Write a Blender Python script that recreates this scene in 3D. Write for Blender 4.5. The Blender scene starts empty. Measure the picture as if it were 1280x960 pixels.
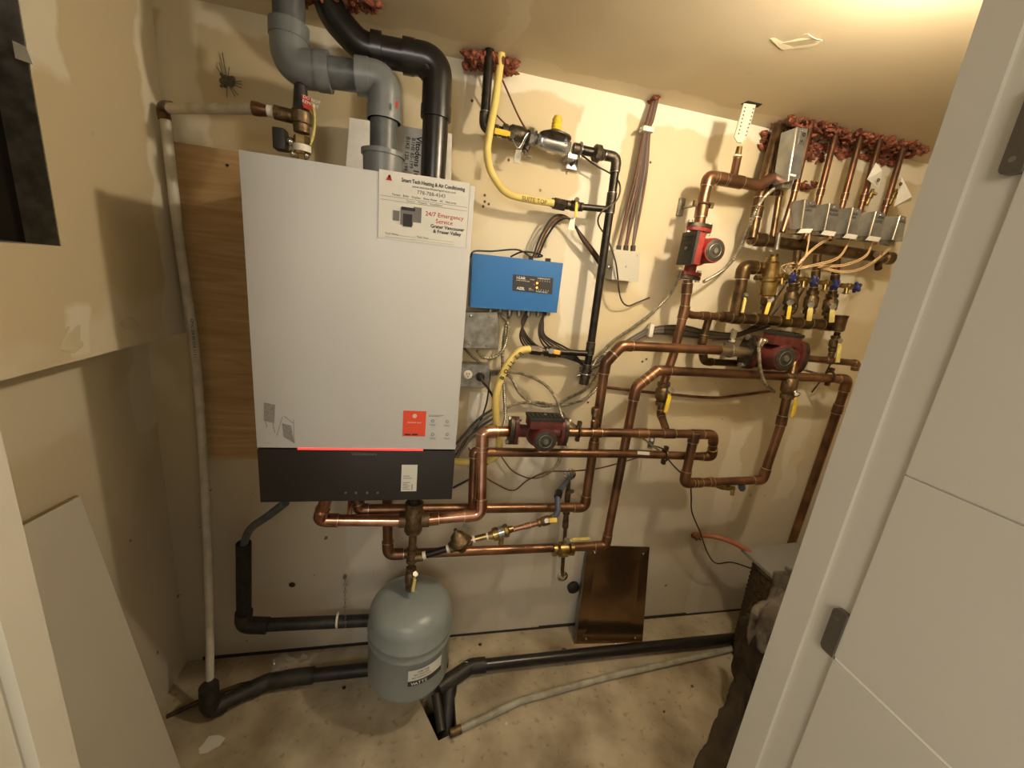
import bpy, bmesh, math, random
from mathutils import Vector, Matrix
random.seed(7)
col = bpy.context.scene.collection
PI = math.pi
# ------------------------------------------------------------------ camera
F = 500.1
CAM = Vector((0.35399, -1.31266, 1.43517))
RM = Matrix(((0.97448656, -0.04629909, -0.21961863),
             (-0.19948419, 0.26980387, -0.94202544),
             (0.10286888, 0.96180157, 0.25368431)))
def ray(px, py): return RM @ Vector(((px - 637.15) / F, -(py - 480) / F, -1))
def W(px, py, y):
    "world point on the plane y = const that the photo shows at a pixel"
    d = ray(px, py); return CAM + d * ((y - CAM.y) / d.y)
def WZ(px, py, z):
    d = ray(px, py); return CAM + d * ((z - CAM.z) / d.z)
def WX(px, py, x):
    d = ray(px, py); return CAM + d * ((x - CAM.x) / d.x)
cd = bpy.data.cameras.new('camera'); cam = bpy.data.objects.new('camera', cd); col.objects.link(cam)
cam.matrix_world = Matrix.Translation(CAM) @ RM.to_4x4()
cd.sensor_fit = 'HORIZONTAL'; cd.sensor_width = 36; cd.lens = 36 * F / 1280
cd.shift_x = 2.85 / 1280; cd.clip_start = .01
bpy.context.scene.camera = cam

# ------------------------------------------------------------------ materials
def hexc(r, g, b):
    f = lambda c: (c / 255 / 12.92) if c <= 10 else ((c / 255 + .055) / 1.055) ** 2.4
    return (f(r), f(g), f(b), 1)
def mat(name, c, rough=.5, metal=0, c2=None, scale=20, bump=0, bscale=60, spec=.5, detail=4, lo=.35, hi=.65, emit=None, stren=0, coat=0):
    m = bpy.data.materials.new(name); m.use_nodes = True
    n = m.node_tree.nodes; l = m.node_tree.links; b = n['Principled BSDF']
    b.inputs['Base Color'].default_value = hexc(*c); b.inputs['Roughness'].default_value = rough
    b.inputs['Metallic'].default_value = metal; b.inputs['Specular IOR Level'].default_value = spec
    b.inputs['Coat Weight'].default_value = coat
    tc = n.new('ShaderNodeTexCoord')
    if c2:
        t = n.new('ShaderNodeTexNoise'); t.inputs['Scale'].default_value = scale; t.inputs['Detail'].default_value = detail
        r = n.new('ShaderNodeValToRGB'); r.color_ramp.elements[0].position = lo; r.color_ramp.elements[1].position = hi
        r.color_ramp.elements[0].color = hexc(*c); r.color_ramp.elements[1].color = hexc(*c2)
        l.new(tc.outputs['Object'], t.inputs['Vector']); l.new(t.outputs['Fac'], r.inputs[0]); l.new(r.outputs[0], b.inputs['Base Color'])
    if bump:
        t2 = n.new('ShaderNodeTexNoise'); t2.inputs['Scale'].default_value = bscale; t2.inputs['Detail'].default_value = 5
        bp = n.new('ShaderNodeBump'); bp.inputs['Strength'].default_value = bump; bp.inputs['Distance'].default_value = .004
        l.new(tc.outputs['Object'], t2.inputs['Vector']); l.new(t2.outputs['Fac'], bp.inputs['Height']); l.new(bp.outputs[0], b.inputs['Normal'])
    if emit:
        b.inputs['Emission Color'].default_value = hexc(*emit); b.inputs['Emission Strength'].default_value = stren
    return m
M = {}
M['copper'] = mat('bright_copper', (224, 176, 152), .25, 1, (180, 128, 102), 18, .05)
M['copper_old'] = mat('aged_copper', (156, 114, 86), .33, .85, (96, 72, 54), 9, .1, detail=7)
M['copper_dark'] = mat('tarnished_copper', (116, 92, 62), .36, .8, (74, 58, 40), 30, .15)
M['solder'] = mat('solder', (205, 194, 172), .35, 1)
M['brass'] = mat('brass', (192, 168, 112), .28, 1, (138, 116, 74), 40, .05)
M['bronze'] = mat('cast_bronze', (128, 106, 76), .45, .8, (92, 76, 54), 60, .4, 150)
M['black_iron'] = mat('black_iron', (52, 46, 38), .38, .6, (34, 30, 26), 40, .2, 90)
M['iron_fit'] = mat('iron_fitting', (92, 82, 68), .45, .7, (58, 52, 44), 60, .3, 120)
M['galv'] = mat('galvanised_steel', (170, 166, 156), .38, .85, (128, 126, 118), 35, .05)
M['steel'] = mat('brushed_steel', (178, 180, 182), .26, .8, (150, 152, 155), 25)
M['chrome'] = mat('chrome', (225, 222, 214), .1, 1)
M['grey_pvc'] = mat('grey_vent_plastic', (118, 122, 122), .38, 0, (102, 106, 106), 12, spec=.5)
M['grey_pvc_dark'] = mat('dark_grey_vent_plastic', (92, 95, 95), .4, 0, (72, 75, 74), 25)
M['abs'] = mat('black_abs_plastic', (32, 30, 27), .3, 0, (24, 22, 20), 20, spec=.6)
M['abs_dusty'] = mat('dusty_black_plastic', (50, 46, 38), .5, 0, (30, 27, 23), 22, .25, 80)
M['foam_ins'] = mat('black_foam_insulation', (40, 37, 32), .9, 0, (28, 26, 22), 60, .5, 200)
M['white_pvc'] = mat('dusty_white_plastic', (212, 207, 192), .5, 0, (186, 180, 164), 25, .1)
M['pvc_floor'] = mat('dull_grey_plastic_pipe', (172, 168, 150), .5, 0, (140, 136, 120), 25)
M['boiler_white'] = mat('white_enamel', (198, 198, 195), .42, 0, (193, 193, 190), 3)
M['boiler_black'] = mat('anthracite_enamel', (44, 40, 38), .35, 0, (40, 37, 35), 5)
M['boiler_side'] = mat('enamel_side', (180, 176, 168), .5)
M['red_led'] = mat('red_led_strip', (255, 60, 50), .4, 0, emit=(255, 60, 50), stren=1.6)
M['paper'] = mat('paper', (212, 210, 200), .7)
M['paper_w'] = mat('white_paper', (225, 222, 212), .7, 0, (214, 210, 198), 30, .3, 40)
M['ink'] = mat('black_ink', (40, 38, 38), .7)
M['ink_grey'] = mat('grey_ink', (110, 108, 104), .7)
M['ink_red'] = mat('red_ink', (190, 60, 40), .7)
M['ink_white'] = mat('white_ink', (230, 228, 220), .6)
M['sticker_red'] = mat('orange_red_sticker', (226, 78, 48), .5)
M['blue'] = mat('blue_enamel', (36, 108, 176), .4, 0, (34, 102, 168), 6)
M['panel_black'] = mat('dark_label', (48, 46, 48), .4)
M['led_orange'] = mat('orange_led', (255, 150, 50), .4, 0, emit=(255, 150, 50), stren=3)
M['red_cast'] = mat('red_cast_iron', (150, 44, 36), .5, 0, (110, 34, 28), 40, .3, 160)
M['red_cast_old'] = mat('aged_red_cast_iron', (98, 40, 33), .55, 0, (70, 31, 26), 40, .3, 160)
M['black_plastic'] = mat('black_plastic', (42, 40, 36), .5, 0, (32, 30, 27), 40)
M['gauge'] = mat('grey_faceplate', (62, 60, 52), .5, .1, (42, 41, 36), 90)
M['yellow'] = mat('yellow_hose_jacket', (230, 208, 124), .5, 0, (212, 188, 104), 18)
M['yellow_h'] = mat('yellow_vinyl_grip', (232, 200, 60), .45, 0, (214, 182, 56), 30)
M['yellow_pale'] = mat('pale_yellow_grip', (214, 198, 120), .5, 0, (190, 172, 92), 40)
M['orange_h'] = mat('amber_grip', (232, 168, 60), .45)
M['blue_h'] = mat('dark_blue_handle', (36, 40, 92), .35)
M['blue_grey'] = mat('blue_grey_vinyl', (66, 76, 92), .5)
M['white_plastic'] = mat('white_plastic', (222, 216, 200), .45)
M['grey_plastic'] = mat('pale_grey_plastic', (186, 182, 166), .5)
M['wire_grey'] = mat('grey_cable', (98, 90, 80), .55)
M['wire_dark'] = mat('dark_cable', (58, 50, 42), .5)
M['wire_brown'] = mat('brown_cable', (98, 62, 42), .5)
M['wire_black'] = mat('black_cable', (28, 24, 21), .5)
M['wire_cu'] = mat('tan_wire', (206, 174, 130), .5)
M['conduit'] = mat('armoured_conduit', (186, 179, 160), .38, .65, (138, 130, 112), 60)
M['foam'] = mat('red_fire_caulk', (158, 90, 62), .85, 0, (84, 44, 30), 90, 1, 160)
M['wicker'] = mat('dark_wicker', (92, 76, 50), .8, 0, (58, 46, 30), 60, .8, 120)
M['cloth_g'] = mat('grey_cloth', (116, 108, 96), .95, 0, (88, 81, 70), 12, .3, 200)
M['cloth_b'] = mat('brown_cloth', (74, 62, 46), .95, 0, (54, 44, 32), 10, .3, 200)
M['lid'] = mat('grey_lid', (128, 128, 124), .5)
M['orange_hose'] = mat('orange_hose', (148, 88, 62), .5)
M['door_white'] = mat('white_door_paint', (206, 200, 184), .4, 0, (202, 196, 180), 3, .03, 300)
M['door_core'] = mat('groove_highlight', (246, 242, 228), .4)  # lighter core colour paints the highlight line into the door grooves
M['board_white'] = mat('white_melamine', (206, 200, 186), .35, 0, (202, 196, 182), 3)
M['gold'] = mat('gold_edge', (168, 136, 82), .35, .6)
M['hinge'] = mat('satin_nickel', (128, 122, 112), .38, .8)
M['tankgrey'] = mat('grey_tank_paint', (138, 146, 144), .34, 0, (130, 138, 136), 8, .04, 100)
M['mirror'] = mat('dark_glossy_plate', (140, 114, 84), .16, .9, (120, 96, 70), 5)
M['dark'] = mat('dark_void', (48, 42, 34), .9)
M['film'] = mat('clear_plastic_film', (225, 222, 215), .12)
b_ = M['film'].node_tree.nodes['Principled BSDF']; b_.inputs['Transmission Weight'].default_value = .6; b_.inputs['Alpha'].default_value = .28
M['bulb'] = mat('lit_bulb', (255, 236, 205), .4, 0, emit=(255, 238, 212), stren=545)

def wood_mat():
    m = mat('birch_plywood', (206, 170, 116), .6); n = m.node_tree.nodes; l = m.node_tree.links
    tc = n['Texture Coordinate']; mp = n.new('ShaderNodeMapping'); mp.inputs['Scale'].default_value = (1.2, 1, 14)
    t = n.new('ShaderNodeTexNoise'); t.inputs['Scale'].default_value = 3; t.inputs['Detail'].default_value = 6; t.inputs['Distortion'].default_value = 1.2
    r = n.new('ShaderNodeValToRGB'); r.color_ramp.elements[0].position = .3; r.color_ramp.elements[1].position = .7
    r.color_ramp.elements[0].color = hexc(168, 136, 94); r.color_ramp.elements[1].color = hexc(198, 168, 124)
    l.new(tc.outputs['Object'], mp.inputs[0]); l.new(mp.outputs[0], t.inputs[0]); l.new(t.outputs[0], r.inputs[0]); l.new(r.outputs[0], n['Principled BSDF'].inputs['Base Color'])
    return m
M['ply'] = wood_mat()

def wall_mat(name, bands, base=(208, 193, 158), light=(232, 225, 204), low=(184, 177, 164), axis=0, patch_scale=1.7):
    "drywall with joint-compound bands: list of (coordinate index, centre, half width, zmin, zmax)"
    m = mat(name, base, .8, bump=.06, bscale=30); n = m.node_tree.nodes; l = m.node_tree.links
    tc = n['Texture Coordinate']; sp = n.new('ShaderNodeSeparateXYZ'); l.new(tc.outputs['Object'], sp.inputs[0])
    nz = n.new('ShaderNodeTexNoise'); nz.inputs['Scale'].default_value = 5; nz.inputs['Detail'].default_value = 5; l.new(tc.outputs['Object'], nz.inputs[0])
    def mth(op, a, b=None, clamp=False):
        x = n.new('ShaderNodeMath'); x.operation = op; x.use_clamp = clamp
        for i, v in enumerate((a, b)):
            if v is None: continue
            if isinstance(v, (int, float)): x.inputs[i].default_value = v
            else: l.new(v, x.inputs[i])
        return x.outputs[0]
    nn = mth('MULTIPLY', mth('SUBTRACT', nz.outputs[0], .5), .16)
    tot = None
    for (ci, c, hw, lo, hi) in bands:
        oth = sp.outputs[2] if ci != 2 else sp.outputs[axis]
        d = mth('ABSOLUTE', mth('SUBTRACT', mth('ADD', sp.outputs[ci], nn), c))
        a = mth('MULTIPLY', mth('SUBTRACT', hw, d), 90, True)
        zz = mth('ADD', oth, nn)
        a = mth('MULTIPLY', a, mth('MULTIPLY', mth('MULTIPLY', mth('SUBTRACT', zz, lo), 60, True), mth('MULTIPLY', mth('SUBTRACT', hi, zz), 60, True)))
        tot = a if tot is None else mth('MAXIMUM', tot, a)
    n2 = n.new('ShaderNodeTexNoise'); n2.inputs['Scale'].default_value = patch_scale; n2.inputs['Detail'].default_value = 3; l.new(tc.outputs['Object'], n2.inputs[0])
    r = n.new('ShaderNodeValToRGB'); r.color_ramp.elements[0].position = .56; r.color_ramp.elements[1].position = .6; l.new(n2.outputs[0], r.inputs[0])
    pt = mth('MULTIPLY', r.outputs[0], .45)
    tot = pt if tot is None else mth('MAXIMUM', mth('MULTIPLY', tot, .85), pt)
    mix = n.new('ShaderNodeMix'); mix.data_type = 'RGBA'; mix.inputs[6].default_value = hexc(*base); mix.inputs[7].default_value = hexc(*light)
    l.new(tot, mix.inputs[0])
    # lower wall greyer: part primer, mostly dimmer light painted into the colour
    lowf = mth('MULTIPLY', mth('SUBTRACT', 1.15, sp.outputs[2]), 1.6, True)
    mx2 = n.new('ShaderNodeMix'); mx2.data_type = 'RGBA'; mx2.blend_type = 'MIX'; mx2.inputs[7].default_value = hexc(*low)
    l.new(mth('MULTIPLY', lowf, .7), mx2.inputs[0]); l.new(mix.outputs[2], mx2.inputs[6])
    # scuffs
    n3 = n.new('ShaderNodeTexNoise'); n3.inputs['Scale'].default_value = 26; n3.inputs['Detail'].default_value = 2; l.new(tc.outputs['Object'], n3.inputs[0])
    r3 = n.new('ShaderNodeValToRGB'); r3.color_ramp.elements[0].position = .74; r3.color_ramp.elements[1].position = .77; l.new(n3.outputs[0], r3.inputs[0])
    mx3 = n.new('ShaderNodeMix'); mx3.data_type = 'RGBA'; mx3.inputs[7].default_value = hexc(90, 76, 56)
    l.new(mth('MULTIPLY', r3.outputs[0], mth('MULTIPLY', mth('ADD', lowf, .12), .8)), mx3.inputs[0]); l.new(mx2.outputs[2], mx3.inputs[6])
    l.new(mx3.outputs[2], n['Principled BSDF'].inputs['Base Color'])
    return m
M['wall_back'] = wall_mat('drywall_back', [(2, 1.99, .045, -1, 9), (0, .86, .07, 1.25, 2.1), (0, .78, .06, -.1, 1.0), (0, 1.655, .05, -.1, .95), (0, 1.95, .05, .6, 2.1), (0, .2, .06, -.1, .75), (0, -.27, .05, 1.2, 2.1)])
M['wall_left'] = wall_mat('drywall_left', [(1, -.02, .06, .9, 2.1), (1, -.33, .05, 1.7, 1.85), (1, -.36, .035, 1.2, 1.3)], axis=1)
M['ceiling'] = wall_mat('drywall_ceiling', [(1, -.03, .05, 1, 3), (0, .52, .035, 1, 3)], base=(196, 182, 152), light=(212, 201, 176), low=(196, 182, 152), patch_scale=1.1)
def floor_mat():
    m = mat('concrete', (164, 154, 132), .85, bump=.35, bscale=35); n = m.node_tree.nodes; l = m.node_tree.links; tc = n['Texture Coordinate']
    a = n.new('ShaderNodeTexNoise'); a.inputs['Scale'].default_value = 5; a.inputs['Detail'].default_value = 8; l.new(tc.outputs['Object'], a.inputs[0])
    r = n.new('ShaderNodeValToRGB'); e = r.color_ramp.elements; e[0].position = .3; e[0].color = hexc(128, 114, 90); e[1].position = .62; e[1].color = hexc(186, 174, 148)
    e2 = r.color_ramp.elements.new(.74); e2.color = hexc(204, 193, 168)
    l.new(a.outputs[0], r.inputs[0])
    b = n.new('ShaderNodeTexNoise'); b.inputs['Scale'].default_value = 38; b.inputs['Detail'].default_value = 6; l.new(tc.outputs['Object'], b.inputs[0])
    r2 = n.new('ShaderNodeValToRGB'); r2.color_ramp.elements[0].position = .6; r2.color_ramp.elements[1].position = .68; l.new(b.outputs[0], r2.inputs[0])
    mx = n.new('ShaderNodeMix'); mx.data_type = 'RGBA'; mx.inputs[7].default_value = hexc(96, 80, 58)
    k = n.new('ShaderNodeMath'); k.operation = 'MULTIPLY'; k.inputs[1].default_value = .4; l.new(r2.outputs[0], k.inputs[0])
    l.new(k.outputs[0], mx.inputs[0]); l.new(r.outputs[0], mx.inputs[6]); l.new(mx.outputs[2], n['Principled BSDF'].inputs['Base Color'])
    return m
M['floor'] = floor_mat()

# ------------------------------------------------------------------ object helpers
def tag(o, label=None, cat=None, group=None, kind=None):
    if label: o['label'] = label
    if cat: o['category'] = cat
    if group: o['group'] = group
    if kind: o['kind'] = kind
    return o
def thing(name, label, cat, loc=(0, 0, 0), group=None):
    o = bpy.data.objects.new(name, None); o.empty_display_size = .02; col.objects.link(o); o.location = loc
    return tag(o, label, cat, group)
class MB:
    def __init__(s): s.bm = bmesh.new()
    def box(s, c, size, rot=None, bev=0):
        r = bmesh.ops.create_cube(s.bm, size=1); vs = r['verts']
        bmesh.ops.scale(s.bm, vec=Vector(size), verts=vs)
        if bev:
            es = list({e for v in vs for e in v.link_edges})
            r = bmesh.ops.bevel(s.bm, geom=es, offset=bev, segments=2, affect='EDGES', profile=.7)
            vs = list({v for f in r['faces'] for v in f.verts} | {v for v in vs if v.is_valid})
        if rot is not None: bmesh.ops.transform(s.bm, matrix=rot.to_4x4(), verts=vs)
        bmesh.ops.translate(s.bm, vec=Vector(c), verts=vs); return s
    def b2(s, a, b, bev=0):
        a, b = Vector(a), Vector(b); return s.box((a + b) / 2, [abs(x) for x in (b - a)], bev=bev)
    def quad(s, pts):
        s.bm.faces.new([s.bm.verts.new(p) for p in pts]); return s
    def slab(s, pts, off):
        "polygon extruded by vector off"
        off = Vector(off); a = [s.bm.verts.new(p) for p in pts]; b = [s.bm.verts.new(Vector(p) + off) for p in pts]; n = len(pts)
        s.bm.faces.new(a); s.bm.faces.new(b[::-1])
        for i in range(n): s.bm.faces.new([a[i], b[i], b[(i + 1) % n], a[(i + 1) % n]])
        return s
    def lathe(s, p0, axis, prof, seg=20):
        "profile [(distance along axis, radius)]"
        p0 = Vector(p0); ax = Vector(axis).normalized(); q = ax.to_track_quat('Z', 'Y'); rings = []
        for (h, r) in prof:
            if r < 1e-6: rings.append([s.bm.verts.new(p0 + ax * h)])
            else: rings.append([s.bm.verts.new(p0 + q @ Vector((r * math.cos(2 * PI * k / seg), r * math.sin(2 * PI * k / seg), h))) for k in range(seg)])
        for a, b in zip(rings, rings[1:]):
            for k in range(seg):
                k2 = (k + 1) % seg
                if len(a) == 1 and len(b) == 1: continue
                if len(a) == 1: s.bm.faces.new([a[0], b[k], b[k2]])
                elif len(b) == 1: s.bm.faces.new([a[k], a[k2], b[0]])
                else: s.bm.faces.new([a[k], a[k2], b[k2], b[k]])
        if len(rings[0]) > 1: s.bm.faces.new(rings[0][::-1])
        if len(rings[-1]) > 1: s.bm.faces.new(rings[-1])
        return s
    def cyl(s, a, b, r, r2=None, seg=18):
        a, b = Vector(a), Vector(b); L = (b - a).length
        return s.lathe(a, b - a, [(0, r), (L, r if r2 is None else r2)], seg)
    def hexn(s, a, b, r): return s.cyl(a, b, r, seg=6)
    def tube(s, pts, r, seg=10, rib=0, ribpitch=.006, closed_ends=True):
        pts = [Vector(p) for p in pts]
        if rib:
            out = []
            for a, b in zip(pts, pts[1:]):
                k = max(1, int((b - a).length / (ribpitch / 2)))
                out += [a.lerp(b, i / k) for i in range(k)]
            pts = out + [pts[-1]]
        N = len(pts); tang = []
        for i in range(N):
            t = pts[min(i + 1, N - 1)] - pts[max(i - 1, 0)]
            tang.append(t.normalized() if t.length > 1e-9 else Vector((0, 0, 1)))
        t0 = tang[0]; up = t0.orthogonal().normalized(); rings = []
        for i in range(N):
            if i:
                q = tang[i - 1].rotation_difference(tang[i]); up = q @ up
            up = (up - tang[i] * up.dot(tang[i])).normalized(); bi = tang[i].cross(up)
            rr = r(i / (N - 1)) if callable(r) else r
            if rib and i % 2: rr *= 1 - rib
            rings.append([s.bm.verts.new(pts[i] + (up * math.cos(2 * PI * k / seg) + bi * math.sin(2 * PI * k / seg)) * rr) for k in range(seg)])
        for a, b in zip(rings, rings[1:]):
            for k in range(seg): s.bm.faces.new([a[k], a[(k + 1) % seg], b[(k + 1) % seg], b[k]])
        if closed_ends: s.bm.faces.new(rings[0][::-1]); s.bm.faces.new(rings[-1])
        return s
    def sph(s, c, r, sc=(1, 1, 1), seg=16, rot=None):
        c = Vector(c); nr = max(6, seg // 2); T = rot.to_3x3() if rot is not None else Matrix.Identity(3); rings = []
        f = lambda x, y, z: s.bm.verts.new(c + T @ Vector((x * sc[0], y * sc[1], z * sc[2])) * r)
        for i in range(nr + 1):
            th = PI * i / nr
            if i in (0, nr): rings.append([f(0, 0, math.cos(th))])
            else: rings.append([f(math.sin(th) * math.cos(2 * PI * k / seg), math.sin(th) * math.sin(2 * PI * k / seg), math.cos(th)) for k in range(seg)])
        for A, B in zip(rings, rings[1:]):
            for k in range(seg):
                k2 = (k + 1) % seg
                if len(A) == 1: s.bm.faces.new([A[0], B[k], B[k2]])
                elif len(B) == 1: s.bm.faces.new([A[k], B[0], A[k2]])
                else: s.bm.faces.new([A[k], B[k], B[k2], A[k2]])
        return s
    def torus(s, c, axis, R, r, seg=24):
        q = Vector(axis).to_track_quat('Z', 'Y'); c = Vector(c)
        pts = [c + q @ Vector((R * math.cos(2 * PI * k / seg), R * math.sin(2 * PI * k / seg), 0)) for k in range(seg + 1)]
        return s.tube(pts, r, 8, closed_ends=False)
    def build(s, name, m, parent=None, smooth=True, label=None, base=None):
        bm = s.bm; bmesh.ops.recalc_face_normals(bm, faces=bm.faces)
        off = Vector(base) if base is not None else (Vector(parent_loc(parent)) if parent else Vector((0, 0, 0)))
        if off.length: bmesh.ops.translate(bm, vec=-off, verts=bm.verts)
        me = bpy.data.meshes.new(name); bm.to_mesh(me); bm.free()
        if smooth:
            me.polygons.foreach_set('use_smooth', [True] * len(me.polygons))
            try: me.set_sharp_from_angle(angle=math.radians(38))
            except Exception: pass
        me.materials.append(M[m] if isinstance(m, str) else m)
        o = bpy.data.objects.new(name, me); col.objects.link(o)
        if parent: o.parent = parent
        elif base is not None: o.location = off
        if label: o['label'] = label
        return o
def parent_loc(p):
    v = Vector(p.location)
    while p.parent: p = p.parent; v += Vector(p.location)
    return v
def struct(name, mb, m, base=None):
    o = mb.build(name, m, smooth=False, base=base); o['kind'] = 'structure'; return o
def fillet(pts, R, n=6):
    pts = [Vector(p) for p in pts]; out = [pts[0]]
    for a, b, c in zip(pts, pts[1:], pts[2:]):
        u = (a - b); v = (c - b); lu, lv = u.length, v.length; u.normalize(); v.normalize()
        ang = u.angle(v)
        if ang > math.radians(172): out.append(b); continue
        t = min(R / math.tan(ang / 2), lu * .49, lv * .49)
        p, q = b + u * t, b + v * t
        for k in range(n + 1):
            s_ = k / n; out.append((p.lerp(b, s_)).lerp(b.lerp(q, s_), s_))
    out.append(pts[-1]); return out
def spline(pts, n=8):
    P = [Vector(p) for p in pts]; P = [P[0] * 2 - P[1]] + P + [P[-1] * 2 - P[-2]]; out = []
    for i in range(1, len(P) - 2):
        p0, p1, p2, p3 = P[i - 1:i + 3]
        for k in range(n):
            t = k / n
            out.append(.5 * ((2 * p1) + (p2 - p0) * t + (2 * p0 - 5 * p1 + 4 * p2 - p3) * t * t + (3 * p1 - p0 - 3 * p2 + p3) * t ** 3))
    out.append(P[-2]); return out
def PX(lst, y=None):
    return [W(*p, y) if len(p) == 2 else W(*p) for p in lst]
def pipe(label, pts, r, m='copper_old', cat='pipe', name='copper_pipe', couplings=(), fit=None, group=None, R=None, elbow_min=25, collar='solder', elbows=True):
    """a pipe run: Empty > tube, elbow fittings, couplings (world points along it)"""
    pts = [Vector(p) for p in pts]; R = R or r * 2.0; root = thing(name, label, cat, pts[0], group)
    MB().tube(fillet(pts, R), r, 14).build('tube', m, root)
    fit = fit or m
    if elbows:
        for a, b, c in zip(pts, pts[1:], pts[2:]):
            u, v = (a - b), (c - b)
            if u.angle(v) > math.radians(180 - elbow_min): continue
            L = min(r * 3.0, u.length * .47, v.length * .47)
            path = fillet([b + u.normalized() * L, b, b + v.normalized() * L], R)
            e = MB().tube(path, r * 1.17, 14)
            e.build('elbow', fit, root)
            if collar:
                for w in (u, v):
                    w = w.normalized(); MB().cyl(b + w * L, b + w * (L + r * .12), r * 1.2, seg=14).build('solder_ring', collar, root)
    for cp in couplings:   # (segment index, t, half length factor)
        i, t = cp[0], cp[1]; hl = (cp[2] if len(cp) > 2 else 1.1) * r
        a, b = pts[i], pts[i + 1]; d = (b - a).normalized(); c = a.lerp(b, t)
        MB().cyl(c - d * hl, c + d * hl, r * 1.17, seg=14).build('coupling', fit, root)
        if collar:
            for sg in (-1, 1): MB().cyl(c + d * sg * hl, c + d * sg * (hl + r * .1), r * 1.2, seg=14).build('solder_ring', collar, root)
    return root
def cable(label, pts, r, m='wire_dark', cat='cable', name='cable', n=8, rib=0, group=None, seg=8):
    p = spline(pts, n) if len(pts) > 2 else pts
    mb = MB().tube(p, r, seg, rib=rib, ribpitch=.0055)
    o = mb.build(name, m, base=Vector(pts[0])); return tag(o, label, cat, group)
def conduit(label, pts, r=.006):
    r = .006
    return cable(label, pts, r, 'conduit', 'conduit', 'armoured_conduit', rib=.3, seg=9)

def text_on(parent, body, origin, ux, uy, size, m='ink', name='lettering', align='LEFT', off=.0006, bold=0, squeeze=1):
    "flat lettering mesh on a surface: origin world, ux reading direction, uy up"
    cu = bpy.data.curves.new('t', 'FONT'); cu.body = body; cu.size = 1; cu.align_x = align; cu.offset = bold; cu.resolution_u = 2
    ob = bpy.data.objects.new('t', cu)
    me = bpy.data.meshes.new_from_object(ob); bpy.data.objects.remove(ob); bpy.data.curves.remove(cu)
    ux = Vector(ux).normalized(); uy = Vector(uy); uy = (uy - ux * uy.dot(ux)).normalized(); nz = ux.cross(uy)
    po = parent_loc(parent)
    for v in me.vertices:
        v.co = Vector(origin) + ux * v.co.x * size * squeeze + uy * v.co.y * size + nz * off - po
    me.materials.clear(); me.materials.append(M[m]); me.name = name
    o = bpy.data.objects.new(name, me); col.objects.link(o); o.parent = parent; return o
def line_mesh(mb, o, ux, uy, rects, off=.0006):
    ux = Vector(ux).normalized(); uy = Vector(uy); uy = (uy - ux * uy.dot(ux)).normalized(); nz = ux.cross(uy); o = Vector(o)
    for (x0, y0, x1, y1) in rects:
        mb.quad([o + ux * x + uy * y + nz * off for x, y in ((x0, y0), (x1, y0), (x1, y1), (x0, y1))])
    return mb

# ------------------------------------------------------------------ the room
H = 2.005; XR = 2.5; XL = -.41; XU = -.31; LZ = 1.19
struct('wall_back', MB().b2((-.5, 0, -.0), (XR, .1, H)), 'wall_back')
hole = [WZ(520, 866, 0), WZ(566, 838, 0), WZ(571, 914, 0), WZ(548, 926, 0)]
out = [Vector((XL - .2, .05, 0)), Vector((XR + .1, .05, 0)), Vector((XR + .1, -2.6, 0)), Vector((XL - .2, -2.6, 0))]
fl = MB()
for i in range(4):
    j = (i + 1) % 4; fl.quad([out[i], out[j], hole[j], hole[i]])
    fl.quad([hole[i], hole[j], hole[j] + Vector((0, 0, -.16)), hole[i] + Vector((0, 0, -.16))])
struct('floor', fl, 'floor')
struct('trim_2', MB().slab([h + Vector((0, 0, -.15)) for h in hole], (0, 0, -.02)), 'dark')
struct('ceiling', MB().b2((-.6, -2.6, H), (XR + .1, .1, H + .08)), 'ceiling')
struct('wall_right', MB().b2((XR, -1.05, 0), (XR + .1, .1, H)), 'wall_back')
oy = -.372; oz = 1.407
wl = MB().b2((XU - .05, oy, LZ), (XU, .0, H)).b2((XU - .05, -.95, LZ), (XU, oy, oz))
struct('wall_left', wl, 'wall_left')
struct('wall_left_lower', MB().b2((XL - .06, -.95, 0), (XL, 0, LZ + .02)).b2((XL - .06, -.95, LZ), (XU - .05, 0, LZ + .02)), 'wall_left').name = 'wall_left.001'
# dark opening in the upper left wall
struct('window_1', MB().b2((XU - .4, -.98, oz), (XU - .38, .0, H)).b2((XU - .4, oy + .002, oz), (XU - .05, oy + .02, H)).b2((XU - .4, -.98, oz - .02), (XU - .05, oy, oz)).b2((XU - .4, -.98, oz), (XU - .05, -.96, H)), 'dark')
struct('trim_1', MB().b2((XU - .052, oy - .002, oz), (XU - .001, oy + .002, H)), 'galv')
fl_ = MB().slab([W(18, 52, oy - .002), W(35, 60, oy - .002), W(44, 82, oy - .002), W(22, 74, oy - .002)], (0, -.004, 0))
tag(fl_.build('drywall_scrap', 'paper_w', base=W(30, 60, oy)), 'small torn drywall flap on the edge of the dark opening', 'scrap')
# dark strip added to stand for the gap under the back wall, concrete footing
gp = MB()
for x0, x1, z in ((-.36, .42, .012), (.42, .9, .009), (.9, 1.62, .014), (1.62, 2.4, .008)): gp.b2((x0, -.003, 0), (x1, .0, z))
struct('gap_strip_back', gp, 'dark')

# doorway
fw = MB().b2((.86, -1.05, 0), (XR, -.952, H)).b2((XL - .06, -1.05, 0), (.02, -.952, H))
struct('wall_front', fw, 'wall_back')
jr = MB().b2((.85, -.99, 0), (.875, -.9525, H - .02)).b2((.855, -1.026, 0), (.885, -.99, H - .02))
struct('trim_3', jr, 'door_white')
jl = MB().b2((.015, -1.06, 0), (.03, -.9525, H - .02)).b2((.02, -.985, 0), (.04, -.9525, H - .02))
struct('trim_4', jl, 'door_white')
dr = MB()
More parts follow.
